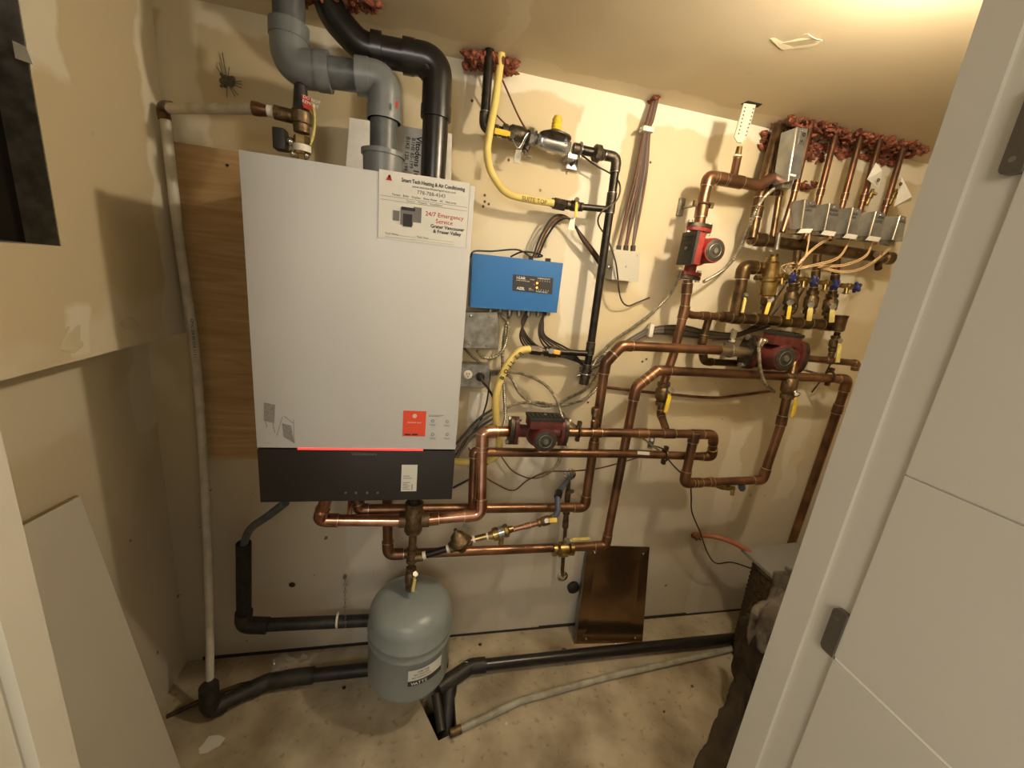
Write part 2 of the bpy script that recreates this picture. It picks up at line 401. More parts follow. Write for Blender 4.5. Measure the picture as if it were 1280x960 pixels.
# door slab open at right angles, grooves left between raised fields
zs = [0.01, .55, 1.04, 1.50, 1.90]; y0, y1 = -1.92, -1.028
for a, b in ((.01, .556), (.562, 1.0375), (1.0425, 1.2803), (1.2817, 1.94)): dr.b2((.85, y0, a), (.8535, y1, b), bev=.0012)
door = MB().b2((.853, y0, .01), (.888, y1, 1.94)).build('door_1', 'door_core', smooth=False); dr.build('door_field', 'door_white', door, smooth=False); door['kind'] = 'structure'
for (za, zb) in ((1.04, 1.10), (1.568, 1.64)):
    h = MB()
    # leaf with rounded inner corners
    yy0, yy1 = -1.028, -1.012
    n = 6; rr = .006; pts = [Vector((.848, yy0 + .017, za)), ]
    pts = []
    for (cy, cz, a0) in ((yy1 - rr, za + rr, -90), (yy1 - rr, zb - rr, 0)):
        for k in range(n):
            a = math.radians(a0 + 90 * k / (n - 1)); pts.append(Vector((.8475, cy + rr * math.cos(a), cz + rr * math.sin(a))))
    pts += [Vector((.8475, yy0, zb)), Vector((.8475, yy0, za))]
    h.slab(pts, (.008, 0, 0)); hg = h.build('hinge', 'hinge', door)
    for zz in (za + .012, zb - .012): MB().cyl((.847, -1.019, zz), (.8485, -1.019, zz), .0025).build('screw', 'galv', hg)

# ceiling lamp: porcelain holder and bulb
LP = Vector((1.12, -.77, H))
lamp = thing('ceiling_lamp', 'lit bulb on white ceiling holder behind the door jamb', 'lamp', LP)
MB().lathe(LP, (0, 0, -1), [(0, .055), (.012, .055), (.02, .035), (.03, .03)], 24).build('lamp_holder', 'white_plastic', lamp)
MB().sph(LP + Vector((0, 0, -.06)), .031, seg=24).build('bulb', 'bulb', lamp)

# ------------------------------------------------------------------ leaning board, plywood
T0, T1 = WX(100, 620, XL + .02), WX(24, 660, XL + .02)
B0 = WZ(228, 966, .004); dirv = (T1 - T0); L = .46
dn = dirv.normalized(); T1 = T0 + dn * L; B1 = B0 + Vector((0, -1, 0)) * L * 1.0
nrm = (B0 - T0).cross(T1 - T0).normalized(); nrm = nrm if nrm.x < 0 else -nrm
bd = thing('melamine_board', 'white board leaning against the lower left wall', 'board', B0)
MB().slab([T0, T1, B1, B0], nrm * .016).build('panel', 'board_white', bd, smooth=False)
MB().slab([T0 + nrm * .004 + Vector((0, 0, .001)), T1 + nrm * .004 + Vector((0, 0, .001)), T1 + nrm * .012 + Vector((0, 0, .001)), T0 + nrm * .012 + Vector((0, 0, .001))], (0, 0, .002)).build('edge_strip', 'gold', bd, smooth=False)

p = MB().b2((XU + .022, -.018, .80), (.40, -.001, 1.682))
tag(p.build('plywood_board', 'ply', smooth=False, base=(0, 0, .8)), 'birch plywood backing board fixed to the wall behind the boiler', 'board')
s = W(297, 200, -.02); 

# ------------------------------------------------------------------ boiler
YB = -.38; z0, z1 = .865, 1.617; zs_ = z0 + .137
boil = thing('wall_boiler', 'tall white wall-hung gas boiler with black lower panel', 'boiler', (0, -.02, z0))
MB().b2((.004, YB + .02, z0 + .002), (.446, -.019, z1 - .002)).build('cabinet', 'boiler_side', boil)
MB().b2((0, YB, zs_ + .004), (.45, YB + .022, z1), bev=.003).build('front_panel', 'boiler_white', boil)
MB().b2((.0, YB, z0), (.45, YB + .024, zs_), bev=.003).build('control_panel', 'boiler_black', boil, label='black lower control panel')
MB().b2((.085, YB - .001, zs_ + .0005), (.37, YB + .01, zs_ + .0035)).build('indicator_light_strip', 'red_led', boil)
X_, Z_ = Vector((1, 0, 0)), Vector((0, 0, 1))
def bp(px, py): return W(px, py, YB)
text_on(boil, 'VIESSMANN', (bp(455, 568).x, YB, bp(455, 569).z), X_, Z_, .0085, 'ink_grey', align='CENTER', squeeze=1.3, bold=.01)
# touch icons
for px in (432, 445, 459, 472): q = bp(px, 616); MB().cyl((q.x, YB - .0006, q.z), (q.x, YB, q.z), .0028, seg=8).build('touch_icon', 'ink_grey', boil)
# code label on the black panel (code itself left out)
q = bp(501, 614); lab = MB().b2((q.x, YB - .0008, q.z), (bp(522, 581).x, YB, bp(522, 581).z)).build('data_label', 'paper', boil)
mb = MB(); line_mesh(mb, (q.x, YB - .0008, q.z), X_, Z_, [(.004, .006 + .0045 * k, .004 + (.012 if k % 2 else .018), .0075 + .0045 * k) for k in range(5)] + [(.026, .004, .028, .02), (.004, .036, .026, .0375), (.004, .042, .02, .0435)])
mb.build('lettering', 'ink_grey', lab)
# contractor notice
a = bp(472, 219); b = bp(589, 309)
nt = MB().b2((bp(473, 250).x, YB - .0008, bp(530, 304).z), (bp(586, 260).x, YB, bp(530, 228).z + .012)).build('notice_sheet', 'paper', boil)
def nz(px, py): q = bp(px, py); return (q.x, YB - .0009, q.z)
nx0 = bp(473, 250).x; nx1 = bp(586, 260).x; ntop = bp(530, 228).z + .012; nbot = bp(530, 304).z; nw = nx1 - nx0; nh = ntop - nbot
def npos(u, v): return (nx0 + nw * u, YB - .0009, ntop - nh * v)
text_on(nt, 'Smart Tech Heating & Air Conditioning', npos(.59, .13), X_, Z_, .0104, 'ink', align='CENTER', bold=.02, squeeze=.78)
text_on(nt, 'www.smarttechheatingservices.com', npos(.6, .19), X_, Z_, .0062, 'ink', align='CENTER')
text_on(nt, '778-788-4343', npos(.57, .275), X_, Z_, .0105, 'ink_grey', align='CENTER')
text_on(nt, 'Furnace    Boiler    Fireplace    Water Heater    AC    Heat pump', npos(.5, .345), X_, Z_, .0062, 'ink', align='CENTER', squeeze=.8)
text_on(nt, 'Service    Repairs    Installation', npos(.5, .41), X_, Z_, .006, 'ink_grey', align='CENTER')
text_on(nt, '24/7 Emergency\nService', npos(.73, .575), X_, Z_, .0125, 'ink_red', align='CENTER')
text_on(nt, 'Grater Vancouver\n& Fraser Valley', npos(.77, .745), X_, Z_, .0098, 'ink', align='CENTER', bold=.02)
text_on(nt, 'Tech Name', npos(.08, .93), X_, Z_, .0055, 'ink'); text_on(nt, 'Tech Date', npos(.43, .93), X_, Z_, .0055, 'ink')
g = MB(); o_ = npos(0, 1)
line_mesh(g, o_, X_, Z_, [(nw * .02, nh * .63, nw * .98, nh * .634), (nw * .02, nh * .575, nw * .98, nh * .579), (nw * .2, nh * .07, nw * .42, nh * .073), (nw * .55, nh * .07, nw * .85, nh * .073), (nw * .08, nh * .03, nw * .85, nh * .033), (.0, 0, .0006, nh), (nw - .0006, 0, nw, nh)])
g.build('ruled_lines', 'ink_grey', nt)
g = MB(); line_mesh(g, o_, X_, Z_, [(nw * .24, nh * .24, nw * .38, nh * .5), (nw * .38, nh * .3, nw * .47, nh * .53), (nw * .16, nh * .29, nw * .23, nh * .44)]); g.build('printed_picture', 'ink_grey', nt)
g = MB(); line_mesh(g, o_, X_, Z_, [(nw * .25, nh * .46, nw * .40, nh * .51)], .0009); line_mesh(g, o_, X_, Z_, [(nw * .27, nh * .22, nw * .37, nh * .41)], .0009); g.build('printed_picture', 'ink', nt)
g = MB()
for k in range(3):
    x = nw * (.075 + k * .022)
    g.quad([Vector(o_) + Vector((x, -.0006, nh * .86)), Vector(o_) + Vector((x + .004, -.0006, nh * .86)), Vector(o_) + Vector((nw * .105 + .003, -.0006, nh * .94)), Vector(o_) + Vector((nw * .105, -.0006, nh * .94))])
g.build('flame_logo', 'ink_red', nt)
# red app sticker
q0, q1 = bp(503, 545), bp(533, 514)
st = MB().b2((q0.x, YB - .0008, q0.z), (q1.x, YB, q1.z)).build('app_sticker', 'sticker_red', boil)
cx, cz = (q0.x + q1.x) / 2, q1.z - .013
MB().torus((cx, YB - .001, cz), (0, 1, 0), .0042, .0008, 16).sph((cx, YB - .001, cz), .002, (1, .2, 1)).build('logo', 'ink_white', st)
text_on(st, 'Connect now', (cx, YB - .0009, cz - .018), X_, Z_, .0058, 'ink_white', align='CENTER')
g = MB(); line_mesh(g, (q0.x, YB - .0008, q0.z), X_, Z_, [(.005, .003, .019, .0065), (.022, .003, .036, .0065)]); g.build('store_badge', 'ink', st)
# line icons right of it
g = MB(); w0 = bp(536, 552)
for i, (px, py) in enumerate(((541, 526), (559, 527), (541, 543), (559, 543))):
    q = bp(px, py); g.torus((q.x, YB - .0006, q.z), (0, 1, 0), .0035, .0005, 10)
    line_mesh(g, (q.x - .008, YB, q.z - .010), X_, Z_, [(0, .0, .016, .0008), (.002, -.0025, .014, -.0017)])
line_mesh(g, (bp(536, 519).x, YB, bp(536, 519).z), X_, Z_, [(0, 0, .036, .0009), (0, -.003, .028, -.0021)])
g.build('printed_icon', 'ink_grey', boil)
# disassembly drawing lower left
g = MB()
def pq(lst): g.quad([Vector((bp(*p).x, YB - .0006, bp(*p).z)) for p in lst])
pq([(330, 503), (344, 506), (343, 529), (330, 526)]); pq([(353, 529), (364, 532), (368, 554), (355, 546)])
g.build('printed_diagram', mat('halftone_ink', (150, 146, 138), .7, 0, (120, 117, 110), 300), boil)
g = MB()
for a_, b_ in (((346, 545), (353, 521)), ((355, 520), (367, 529)), ((332, 527), (334, 534)), ((341, 529), (344, 541)), ((353, 529), (355, 546)), ((367, 524), (368, 554))):
    A, B = bp(*a_), bp(*b_); g.tube([(A.x, YB - .0003, A.z), (B.x, YB - .0003, B.z)], .0005, 4)
g.build('printed_diagram', 'ink_grey', boil)
text_on(boil, 'a   b   c', (bp(330, 551).x, YB, bp(330, 554).z), X_, Z_, .005, 'ink_grey')

# carton behind the vent, on top of the boiler
ca, cb, cc, cd_ = W(430, 203, -.07), W(565, 226, -.07), W(565, 167, -.07), W(437, 147, -.07)
ct = thing('boiler_carton', 'flat white carton standing on the boiler behind the vent pipe', 'box', ca)
MB().slab([Vector((ca.x, -.07, z1)), Vector((cb.x, -.07, z1)), cc, cd_], (0, .03, 0)).build('carton_body', 'paper_w', ct, smooth=False)
ux = (W(522, 215, -.07) - W(526, 172, -.07)).normalized(); uy = Vector((1, 0, .05))
text_on(ct, 'Vitodens 100-W', W(521, 170, -.0705), ux, uy, .021, 'ink', bold=.02)
text_on(ct, 'B1HE 85-199\nB1KE 120, 199', W(515, 172, -.0705), ux, uy, .014, 'ink', bold=.01)

# ------------------------------------------------------------------ vent pipes
def collar_at(pts, r, m, root, name='hub'):
    MB().tube(pts, r, 22).build(name, m, root)
YV = -.19
v = [W(360, -60, YV), W(362, 84, YV), W(481, 100, YV), W(481, 172, YV)]; v[3] = Vector((v[2].x, YV, 1.64))
vent = thing('vent_pipe', 'grey plastic vent pipe with two elbows rising into the ceiling', 'pipe', v[3])
MB().tube(fillet(v, .05, 10), .0315, 24).build('tube', 'grey_pvc_dark', vent)
def elb(a, b, c, la, lb, r, m, root, R):
    u = (a - b).normalized(); w = (c - b).normalized(); P, Q = b + u * la, b + w * lb
    e = MB().tube(fillet([P, b, Q], R, 12), r, 24); e.cyl(P - u * .028, P, r * 1.05, seg=24); e.cyl(Q - w * .028, Q, r * 1.05, seg=24)
    e.build('elbow', m, root)
elb(v[0], v[1], v[2], .08, .085, .0385, 'grey_pvc', vent, .055)
elb(v[1], v[2], v[3], .062, .085, .0375, 'grey_pvc', vent, .05)
bx = v[3].x; zt = 1.617
MB().lathe((bx, YV, zt + .012), (0, 0, 1), [(0, .045), (.058, .047), (.058, .051), (.068, .051), (.068, .042), (.07, .03)], 28).build('reducer', 'grey_pvc', vent)
MB().lathe((bx, YV, zt - .002), (0, 0, 1), [(0, .066), (.008, .066), (.012, .056), (.016, .05)], 32).build('boiler_collar', 'chrome', vent, label='shiny metal collar on boiler top')
q = W(496, 131, YV - .045); MB().box(q, (.006, .002, .012)).build('sticker', 'ink_red', vent)
YA = -.13
v = [W(392, -60, YA), W(416, 20, YA), W(452, 60, YA), W(548, 78, YA), W(541, 226, YA)]
ab = thing('black_vent_pipe', 'black plastic intake pipe bending up from boiler to ceiling', 'pipe', v[-1])
MB().tube(fillet(v, .07, 10), .0325, 24).build('tube', 'abs', ab)
elb(v[2], v[3], v[4], .085, .125, .0365, 'abs', ab, .075)
d = (v[2] - v[3]).normalized()
P = v[2] - d * .035; MB().cyl(P - d * .012, P + d * .012, .039, seg=24).build('hub', 'abs', ab)
vb = W(541, 222, YA); MB().cyl((vb.x, YA, zt - .01), (vb.x, YA, zt + .03), .037, seg=24).build('hub', 'abs', ab)

# fire-stop caulk around penetrations
def foam(name, label, pts, r, n, seed, m='foam'):
    rnd = random.Random(seed); mb = MB()
    for (c, sp) in pts:
        for k in range(int(n * 2.6)):
            o = c + Vector((rnd.uniform(-sp, sp), rnd.uniform(-.03, .03), rnd.uniform(-.012, .006))); o.z = min(o.z, H - .002); o.y = min(o.y, -.002)
            mb.sph(o, rnd.uniform(.25, .7) * r, (rnd.uniform(.8, 2.6), rnd.uniform(.6, 1.2), rnd.uniform(.3, .9)), seg=6, rot=Matrix.Rotation(rnd.uniform(0, 3), 3, (rnd.random(), rnd.random(), 1)))
    return tag(mb.build(name, m, base=pts[0][0]), label, 'sealant')
foam('fire_caulk', 'crumbly red caulk where the gas pipe and yellow hose leave the ceiling', [(W(600, 75, -.05), .035), (W(622, 78, -.05), .05)], .02, 34, 3)
foam('fire_caulk', 'dark red caulk around the vent pipes at the ceiling', [(WZ(450, 0, H), .03), (WZ(395, -8, H), .05)], .016, 22, 4)
def foam_run():
    rnd = random.Random(9); mb = MB()
    a, b = W(968, 166, -.06), W(1142, 193, -.06)
    for k in range(620):
        t = rnd.random(); o = a.lerp(b, t) + Vector((0, rnd.uniform(-.06, .05), 0)); o.z = H - rnd.random() ** 2.2 * (.07 if t < .45 else .035)
        if o.z < H - .02: o.y = rnd.uniform(-.02, -.004)
        mb.sph(o, rnd.uniform(.003, .011), (rnd.uniform(.8, 3), rnd.uniform(.5, 1.2), rnd.uniform(.3, .9)), seg=6, rot=Matrix.Rotation(rnd.uniform(0, 3), 3, (rnd.random(), rnd.random(), 1)))
    tag(mb.build('fire_caulk', 'foam', base=a), 'long band of red caulk above the zone valve pipes', 'sealant')
foam_run()
for (px, py, rr, sd) in ((1003, 232, .02, 1),):
    foam('fire_caulk', 'red caulk smear on the wall below the large actuator box', [(W(px, py, -.004), .02)], .012, 14, sd)

# ------------------------------------------------------------------ relief valve and discharge pipe
YP = -.2
base = W(378, 196, YP); rv = thing('relief_valve', 'brass pressure relief valve with red tag on the boiler top', 'valve', base)
ax = Vector((0, 0, 1)); b0 = Vector((base.x, YP, zt)); top = W(377, 112, YP)
MB().lathe(b0, ax, [(0, .016), (.012, .016), (.012, .011), (.045, .011), (.045, .018), (.082, .018)], 6).build('nut', 'brass', rv)
b0 = b0 + ax * .03; MB().lathe(b0 + ax * .02, ax, [(0, .0195), (.014, .0195)], 14).build('thread_tape', 'white_plastic', rv)
MB().lathe(b0 + ax * .06, ax, [(0, .017), (.016, .018), (.018, .022), (.04, .023), (.045, .019), (.05, .015)], 18).cyl(b0 + ax * .088, b0 + Vector((-.055, 0, .092)), .0145).build('valve_body', 'bronze', rv)
MB().lathe(b0 + ax * .108, ax, [(0, .017), (.045, .013), (.052, .006), (.056, 0)], 18).build('cap', 'black_plastic', rv)
tg = MB().slab([W(377, 117, YP - .022), W(388, 122, YP - .022), W(390, 139, YP - .022), W(379, 134, YP - .022)], (0, .001, 0)).build('tag', 'ink_red', rv, smooth=False)
text_on(tg, 'DO NOT\nREMOVE', W(378.5, 122, YP - .0235), W(388, 126, YP) - W(378.5, 122, YP), Z_, .009, 'ink_white')
gp_ = W(351, 175, YP); MB().box(gp_, (.026, .034, .044), bev=.005).build('gauge_case', 'black_plastic', rv)
MB().cyl(gp_ + Vector((.012, 0, 0)), (base.x, YP, gp_.z - .006), .007).sph(gp_ + Vector((.02, 0, 0)), .01).build('gauge_stem', 'chrome', rv)
MB().cyl(W(363, 192, YP), W(385, 196, YP), .006).sph(W(366, 192, YP), .008).sph(W(383, 194, YP), .008).build('drain_fitting', 'chrome', rv)
MB().tube(spline([W(391, 130, YP + .015), W(393, 150, YP + .02), W(391, 170, YP + .015), W(387, 182, YP)]), .0035, 8).build('air_tube', 'yellow_pale', rv)
e0 = b0 + Vector((-.055, 0, .092))
el = thing('discharge_elbow', 'copper threaded adapter between relief valve and white pipe', 'fitting', e0)
MB().cyl(e0, e0 + Vector((-.014, 0, 0)), .012).build('thread', 'white_plastic', el); MB().lathe(e0 + Vector((-.014, 0, 0)), (-1, 0, 0), [(0, .011), (.02, .0145), (.03, .0145)], 10).build('body', 'copper_old', el)
yc = -.045
dp = [W(342, 143, YP + .0), W(207, 135, yc)]
dp[0] = e0 + Vector((-.04, 0, 0))
white = [(206, 145), (217, 240), (228, 330), (243, 430), (252, 540), (258, 660), (262, 780), (262, 868)]
tag(MB().tube([dp[0], W(212, 135.5, yc - .02)], .0115, 14).build('white_pipe', 'white_pvc', base=dp[0]), 'short horizontal white pipe from relief valve to the corner', 'pipe')
cp = thing('corner_elbow', 'dark brown plastic elbow joining white pipes in the corner', 'fitting', W(203, 135, yc))
MB().tube(fillet([W(214, 134, yc - .02), W(203, 134, yc), W(206, 150, yc)], .012), .0135, 14).build('elbow_body', 'copper_dark', cp)
wp = tag(MB().tube(spline([W(a, b, yc if b < 600 else yc - (b - 600) / 268 * .155) for a, b in white]), .0115, 14).build('white_pipe', 'white_pvc', base=W(262, 868, -.2)), 'long bowed white plastic pipe running down the left corner', 'pipe')
po = [W(a, b, yc - .0117) for a, b in ((243, 395), (249, 470))]
text_on(wp, 'CPVC 3/4 IN SDR 11 F1', W(238, 398, yc - .0125), W(250, 530, yc) - W(238, 398, yc), Vector((1, 0, .1)), .011, 'ink')

# ------------------------------------------------------------------ gas line
YG = -.08
gas = pipe('black iron gas pipe from the ceiling down to an elbow', [W(612, 60, YG), W(605, 160, YG), W(672, 174, YG)], .0125, 'black_iron', name='gas_pipe', fit='iron_fit', collar='galv')
g2 = pipe('black iron gas pipe from regulator across and down behind the conduits', [W(716, 185, YG), W(771, 197, YG), W(763, 258, YG), W(737, 442, YG), W(731, 478, YG)], .0128, 'black_iron', name='gas_pipe', fit='iron_fit', collar='galv', couplings=((0, .1, .9), (1, .93, 2.2), (2, .96, 1.6), (3, .5, 1)))
gd = (W(675, 175, YG) - W(716, 185, YG)).normalized()
rg = thing('gas_regulator', 'silver gas regulator with yellow capped vent and black diaphragm', 'regulator', W(695, 182, YG - .01))
ra, rb = W(671, 174, YG), W(712, 185, YG)
MB().lathe(ra, rb - ra, [(0, .014), (.006, .02), (.02, .022), (.03, .019), ((rb - ra).length - .03, .019), ((rb - ra).length - .02, .022), ((rb - ra).length, .016)], 8).cyl(ra.lerp(rb, .15), ra.lerp(rb, .85), .021, seg=24).build('valve_body', 'steel', rg)
dc = W(694, 169.5, YG - .008)
MB().lathe(dc + Vector((0, 0, -.012)), (.03, 0, 1), [(0, .03), (.004, .042), (.007, .046), (.011, .046), (.017, .03), (.026, .013)], 28).build('diaphragm_housing', 'iron_fit', rg)
MB().lathe(dc + Vector((0, 0, .008)), (.02, 0, 1), [(0, .014)] + [(.004 * k + .002, .0145 if k % 2 else .0125) for k in range(9)] + [(.04, .01)], 18).build('vent_cap', 'yellow_h', rg)
def ballvalve(label, a, b, r, handle_from, handle_to, bodym='bronze', hm='yellow_h', hw=.014, group=None, name='ball_valve', mark=None):
    a, b = Vector(a), Vector(b); t = thing(name, label, 'valve', (a + b) / 2, group); L = (b - a).length
    MB().lathe(a, b - a, [(0, r * 1.25), (L * .16, r * 1.25), (L * .18, r), (L * .3, r * 1.45), (L * .7, r * 1.45), (L * .82, r), (L * .84, r * 1.25), (L, r * 1.25)], 12).build('valve_body', bodym, t)
    hf, ht = Vector(handle_from), Vector(handle_to); c = (a + b) / 2
    MB().cyl(c, hf, r * .5, seg=10).hexn(hf - (hf - c).normalized() * .004, hf + (hf - c).normalized() * .004, r * .7).build('stem', 'galv', t)
    u = (ht - hf).normalized(); s_ = u.cross((hf - c).normalized()).normalized(); nn = s_.cross(u)
    h = MB(); M3 = Matrix((u, s_, nn)).transposed(); Lh = (ht - hf).length
    h.box(hf + u * Lh * .15, (Lh * .3, hw * .8, .0025), M3, .0008); h.box(hf + u * Lh * .62 + nn * .003, (Lh * .76, hw, .0065), M3, .0025)
    hh = h.build('handle', hm, t)
    if mark: text_on(hh, mark, hf + u * Lh * .3 + nn * .0065 - s_ * hw * .25, u, s_, hw * .62, 'ink')
    return t
ballvalve('gas ball valve with yellow lever left of the regulator', W(628, 163, YG), W(664, 172, YG), .0145, W(640, 168, YG - .03), W(618, 163, YG - .034), 'iron_fit')
un = thing('pipe_union', 'grey iron union with hanging paper tag beside the gas regulator', 'fitting', W(660, 172, YG))
MB().lathe(W(659, 171, YG), gd * -1, [(0, .016), (.004, .026), (.012, .027), (.015, .018), (.02, .018), (.024, .022)], 8).build('union_nut', 'galv', un)
MB().tube(spline([W(640, 172, YG - .03), W(648, 185, YG - .035), W(656, 172, YG - .03), W(661, 166, YG - .03), W(652, 184, YG - .035)]), .0012, 5).build('tag_wire', 'steel', un)
MB().slab([W(645, 187, YG - .035), W(652, 187, YG - .035), W(650, 204, YG - .035), W(642, 203, YG - .035)], (0, .0015, 0)).build('tag', 'galv', un, smooth=False)
ballvalve('iron shutoff cock below the regulator union', W(655, 190, YG), W(661, 180, YG), .007, W(656, 194, YG - .01), W(664, 195, YG - .012), 'iron_fit', 'galv', .008)
cl = thing('pipe_clamp', 'galvanised pipe clamp and wall bracket right of the gas regulator', 'bracket', W(714, 204, -.01))
MB().torus(W(725, 186, YG), gd, .0155, .0035, 20).cyl(W(725, 193, YG), W(725, 197, YG), .004).build('clamp_ring', 'galv', cl)
MB().box(W(715, 205, -.02), (.035, .004, .03), bev=.001).b2(W(711, 190, -.08), W(712, 205, -.02)).build('bracket_plate', 'steel', cl)
MB().cyl(W(715, 205, -.027), W(715, 205, -.02), .006).build('screw', 'black_iron', cl)
nu = thing('pipe_union', 'black iron hexagon union just left of the top right gas elbow', 'fitting', W(747, 192, YG))
MB().lathe(W(741, 190.5, YG), gd * -1, [(0, .016), (.006, .024), (.02, .025), (.026, .018), (.034, .016)], 8).build('union_nut', 'iron_fit', nu)
# yellow appliance hose from the ceiling
hose = [W(627, 66, -.075), W(620, 120, -.08), W(613, 160, -.11), W(609, 190, -.115), (614, 215), (632, 240), (660, 249), (692, 254)]
hose = [h if isinstance(h, Vector) else W(*h, -.09) for h in hose]
hy = thing('gas_hose', 'yellow jacketed gas hose looping from ceiling to upper branch', 'hose', hose[-1])
MB().tube(spline(hose), .0105, 14, rib=.04).build('jacket', 'yellow', hy)
text_on(hy, 'SUITE TOP', W(652, 250, -.102), W(680, 255, -.102) - W(652, 250, -.102), Z_, .016, 'ink')
MB().hexn(W(692, 254, YG), W(706, 257, YG), .0165).cyl(W(689, 253, YG), W(693, 254, YG), .013).build('hose_nut', 'iron_fit', hy)
MB().cyl(W(704, 256.5, YG), W(762, 262, YG), .0095).build('nipple', 'black_iron', hy)
ballvalve('gas valve with upright yellow lever on the upper hose branch', W(708, 256, YG), W(728, 259, YG), .0105, W(721, 250, YG - .024), W(719, 272, YG - .028), 'iron_fit', hw=.008)
MB().slab([W(713, 274, YG - .02), W(719, 272, YG - .02), W(718, 288, YG - .02), W(710, 286, YG - .02)], (0, .0015, 0)).build('metal_tag', 'galv', base=W(715, 280, YG))
tag(bpy.data.objects['metal_tag'], 'small metal tag hanging from the upper yellow gas valve', 'tag')
# boiler hose
hb = [W(662, 436, -.09), W(648, 440, -.1), W(632, 460, -.11), W(621, 490, -.11), W(620, 520, -.11), W(624, 550, -.11), W(620, 570, -.12), W(600, 577, -.14), W(560, 577, -.16)]
hy = thing('gas_hose', 'yellow gas hose marked BOILER running down to the boiler side', 'hose', hb[0])
MB().tube(spline(hb), .0118, 14, rib=.04).build('jacket', 'yellow', hy)
path = spline([W(628, 474, -.124), W(636, 461, -.124), W(646, 448, -.12), W(655, 441, -.118)], 6)
for i, ch in enumerate('BOILER'):
    t = (0, 1.1, 2.35, 2.95, 3.9, 4.85)[i] / 6 * (len(path) - 1); k = int(t); c = path[k].lerp(path[min(k + 1, len(path) - 1)], t - k); dd = path[min(k + 2, len(path) - 1)] - path[max(k - 1, 0)]
    text_on(hy, ch, c + Vector((.002, 0, -.003)), dd, Vector((-.6, 0, .6)), .019, 'ink', bold=.03)
MB().hexn(W(662, 437, YG), W(676, 438.5, YG), .016).cyl(W(676, 438.5, YG), W(682, 439, YG), .011).build('hose_nut', 'iron_fit', hy)
MB().cyl(W(676, 438.5, YG), W(735, 442, YG), .0105).build('nipple', 'black_iron', hy)
ballvalve('gas valve with amber lever on the boiler hose branch', W(681, 439, YG), W(700, 440.5, YG), .0135, W(689, 439, YG - .026), W(700, 441, YG - .03), 'iron_fit', 'orange_h')
dl = thing('drip_leg', 'short black iron drip leg with cap under the gas tee', 'fitting', W(731, 478, YG))
MB().cyl(W(733, 462, YG), W(731, 472, YG), .0185, seg=8).cyl(W(731, 472, YG), W(729.5, 480, YG), .0165).build('cap', 'iron_fit', dl)
MB().torus(W(732, 467, YG), Z_, .019, .003).cyl(W(738, 467, YG), W(743, 468, YG), .005).cyl(W(726, 468, YG), W(721, 470, YG), .005).build('clamp_ring', 'galv', dl)

# ------------------------------------------------------------------ blue controller
yb = -.075
def bxq(a, b): return MB().b2(a, b, bev=.0015)
bl = thing('zone_controller', 'blue metal zone controller box with black display label', 'control box', W(640, 388, 0))
c0, c1, c2, c3 = W(588, 384, yb), W(696, 391, yb), W(704, 329, yb), W(591, 316.5, yb)
MB().slab([c0, c1, c2, c3], (0, .07, 0)).build('enclosure', 'blue', bl, smooth=False)
for i in range(7): q = W(613 + i * 12, 390, yb + .04); MB().cyl(q + Vector((0, 0, .01)), q - Vector((0, 0, .012)), .008).build('knockout_bushing', 'galv', bl)
l0, l1, l2, l3 = W(640.5, 363, yb), W(690, 368, yb), W(691.5, 347.5, yb), W(641.5, 343, yb)
lb = MB().slab([l0, l1, l2, l3], (0, -.0012, 0)).build('display_label', 'panel_black', bl, smooth=False)
lu = l1 - l0
def lp(u, v): return l0.lerp(l1, u).lerp(l3.lerp(l2, u), v) + Vector((0, -.0014, 0))
text_on(lb, 'i-Link', lp(.08, .76), lu, Z_, .0125, 'ink_white', bold=.02); text_on(lb, 'ZONE CONTROLLER', lp(.08, .64), lu, Z_, .0045, 'ink_white')
text_on(lb, 'AZEL', lp(.1, .1), lu, Z_, .011, 'ink_white', bold=.03)
text_on(lb, 'THERMOSTATS', lp(.6, .86), lu, Z_, .006, 'ink_white'); text_on(lb, 'ZONE VALVES', lp(.58, .05), lu, Z_, .006, 'ink_white')
text_on(lb, 'POWER', lp(.42, .76), lu, Z_, .004, 'ink_white'); text_on(lb, 'END\nSWITCH', lp(.4, .2), lu, Z_, .004, 'ink_white')
for i in range(6):
    text_on(lb, str(i + 1), lp(.6 + i * .06, .72), lu, Z_, .005, 'ink_white'); text_on(lb, str(i + 1), lp(.58 + i * .06, .17), lu, Z_, .005, 'ink_white')
for (u, v_) in ((.6, .6), (.6, .32)): MB().sph(lp(u, v_), .0032).build('indicator_light', 'led_orange', lb)
MB().sph(lp(.53, .5), .0015).build('indicator_light', mat('red_led', (220, 60, 40), emit=(220, 60, 40), stren=1), lb)
MB().hexn(W(663, 329, -.04), W(664, 320, -.04), .008).build('cable_gland', 'wire_dark', bl); MB().hexn(W(684, 333, -.04), W(685, 323, -.04), .009).build('cable_gland', 'wire_dark', bl)

# junction boxes
def jbox(label, quad, depth, m, screws, name='junction_box', y=-.05, cat='junction box', sm='galv'):
    pts = [W(a, b, y) for a, b in quad]; t = thing(name, label, cat, sum(pts, Vector()) / 4)
    MB().slab(pts, (0, depth, 0)).build('enclosure', m, t, smooth=False)
    c = sum(pts, Vector()) / 4; MB().slab([c + (p_ - c) * 1.03 + Vector((0, -.0001, 0)) for p_ in pts], (0, -.003, 0)).build('cover', m, t, smooth=False)
    for a, b in screws: MB().sph(W(a, b, y - .003), .0042, (1, .7, 1), seg=10).build('screw', sm, t)
    return t
jbox('square galvanised junction box below the blue controller', [(577, 434), (622, 434.5), (621, 391), (582, 391)], .045, 'galv', [(588, 395), (612, 396), (587, 430), (608, 432)])
ob = jbox('galvanised outlet box with round duplex receptacle beside the boiler', [(572, 482), (611, 484), (611, 456.5), (572, 455)], .045, 'galv', [(592, 470)], name='outlet_box', cat='outlet', y=-.055)
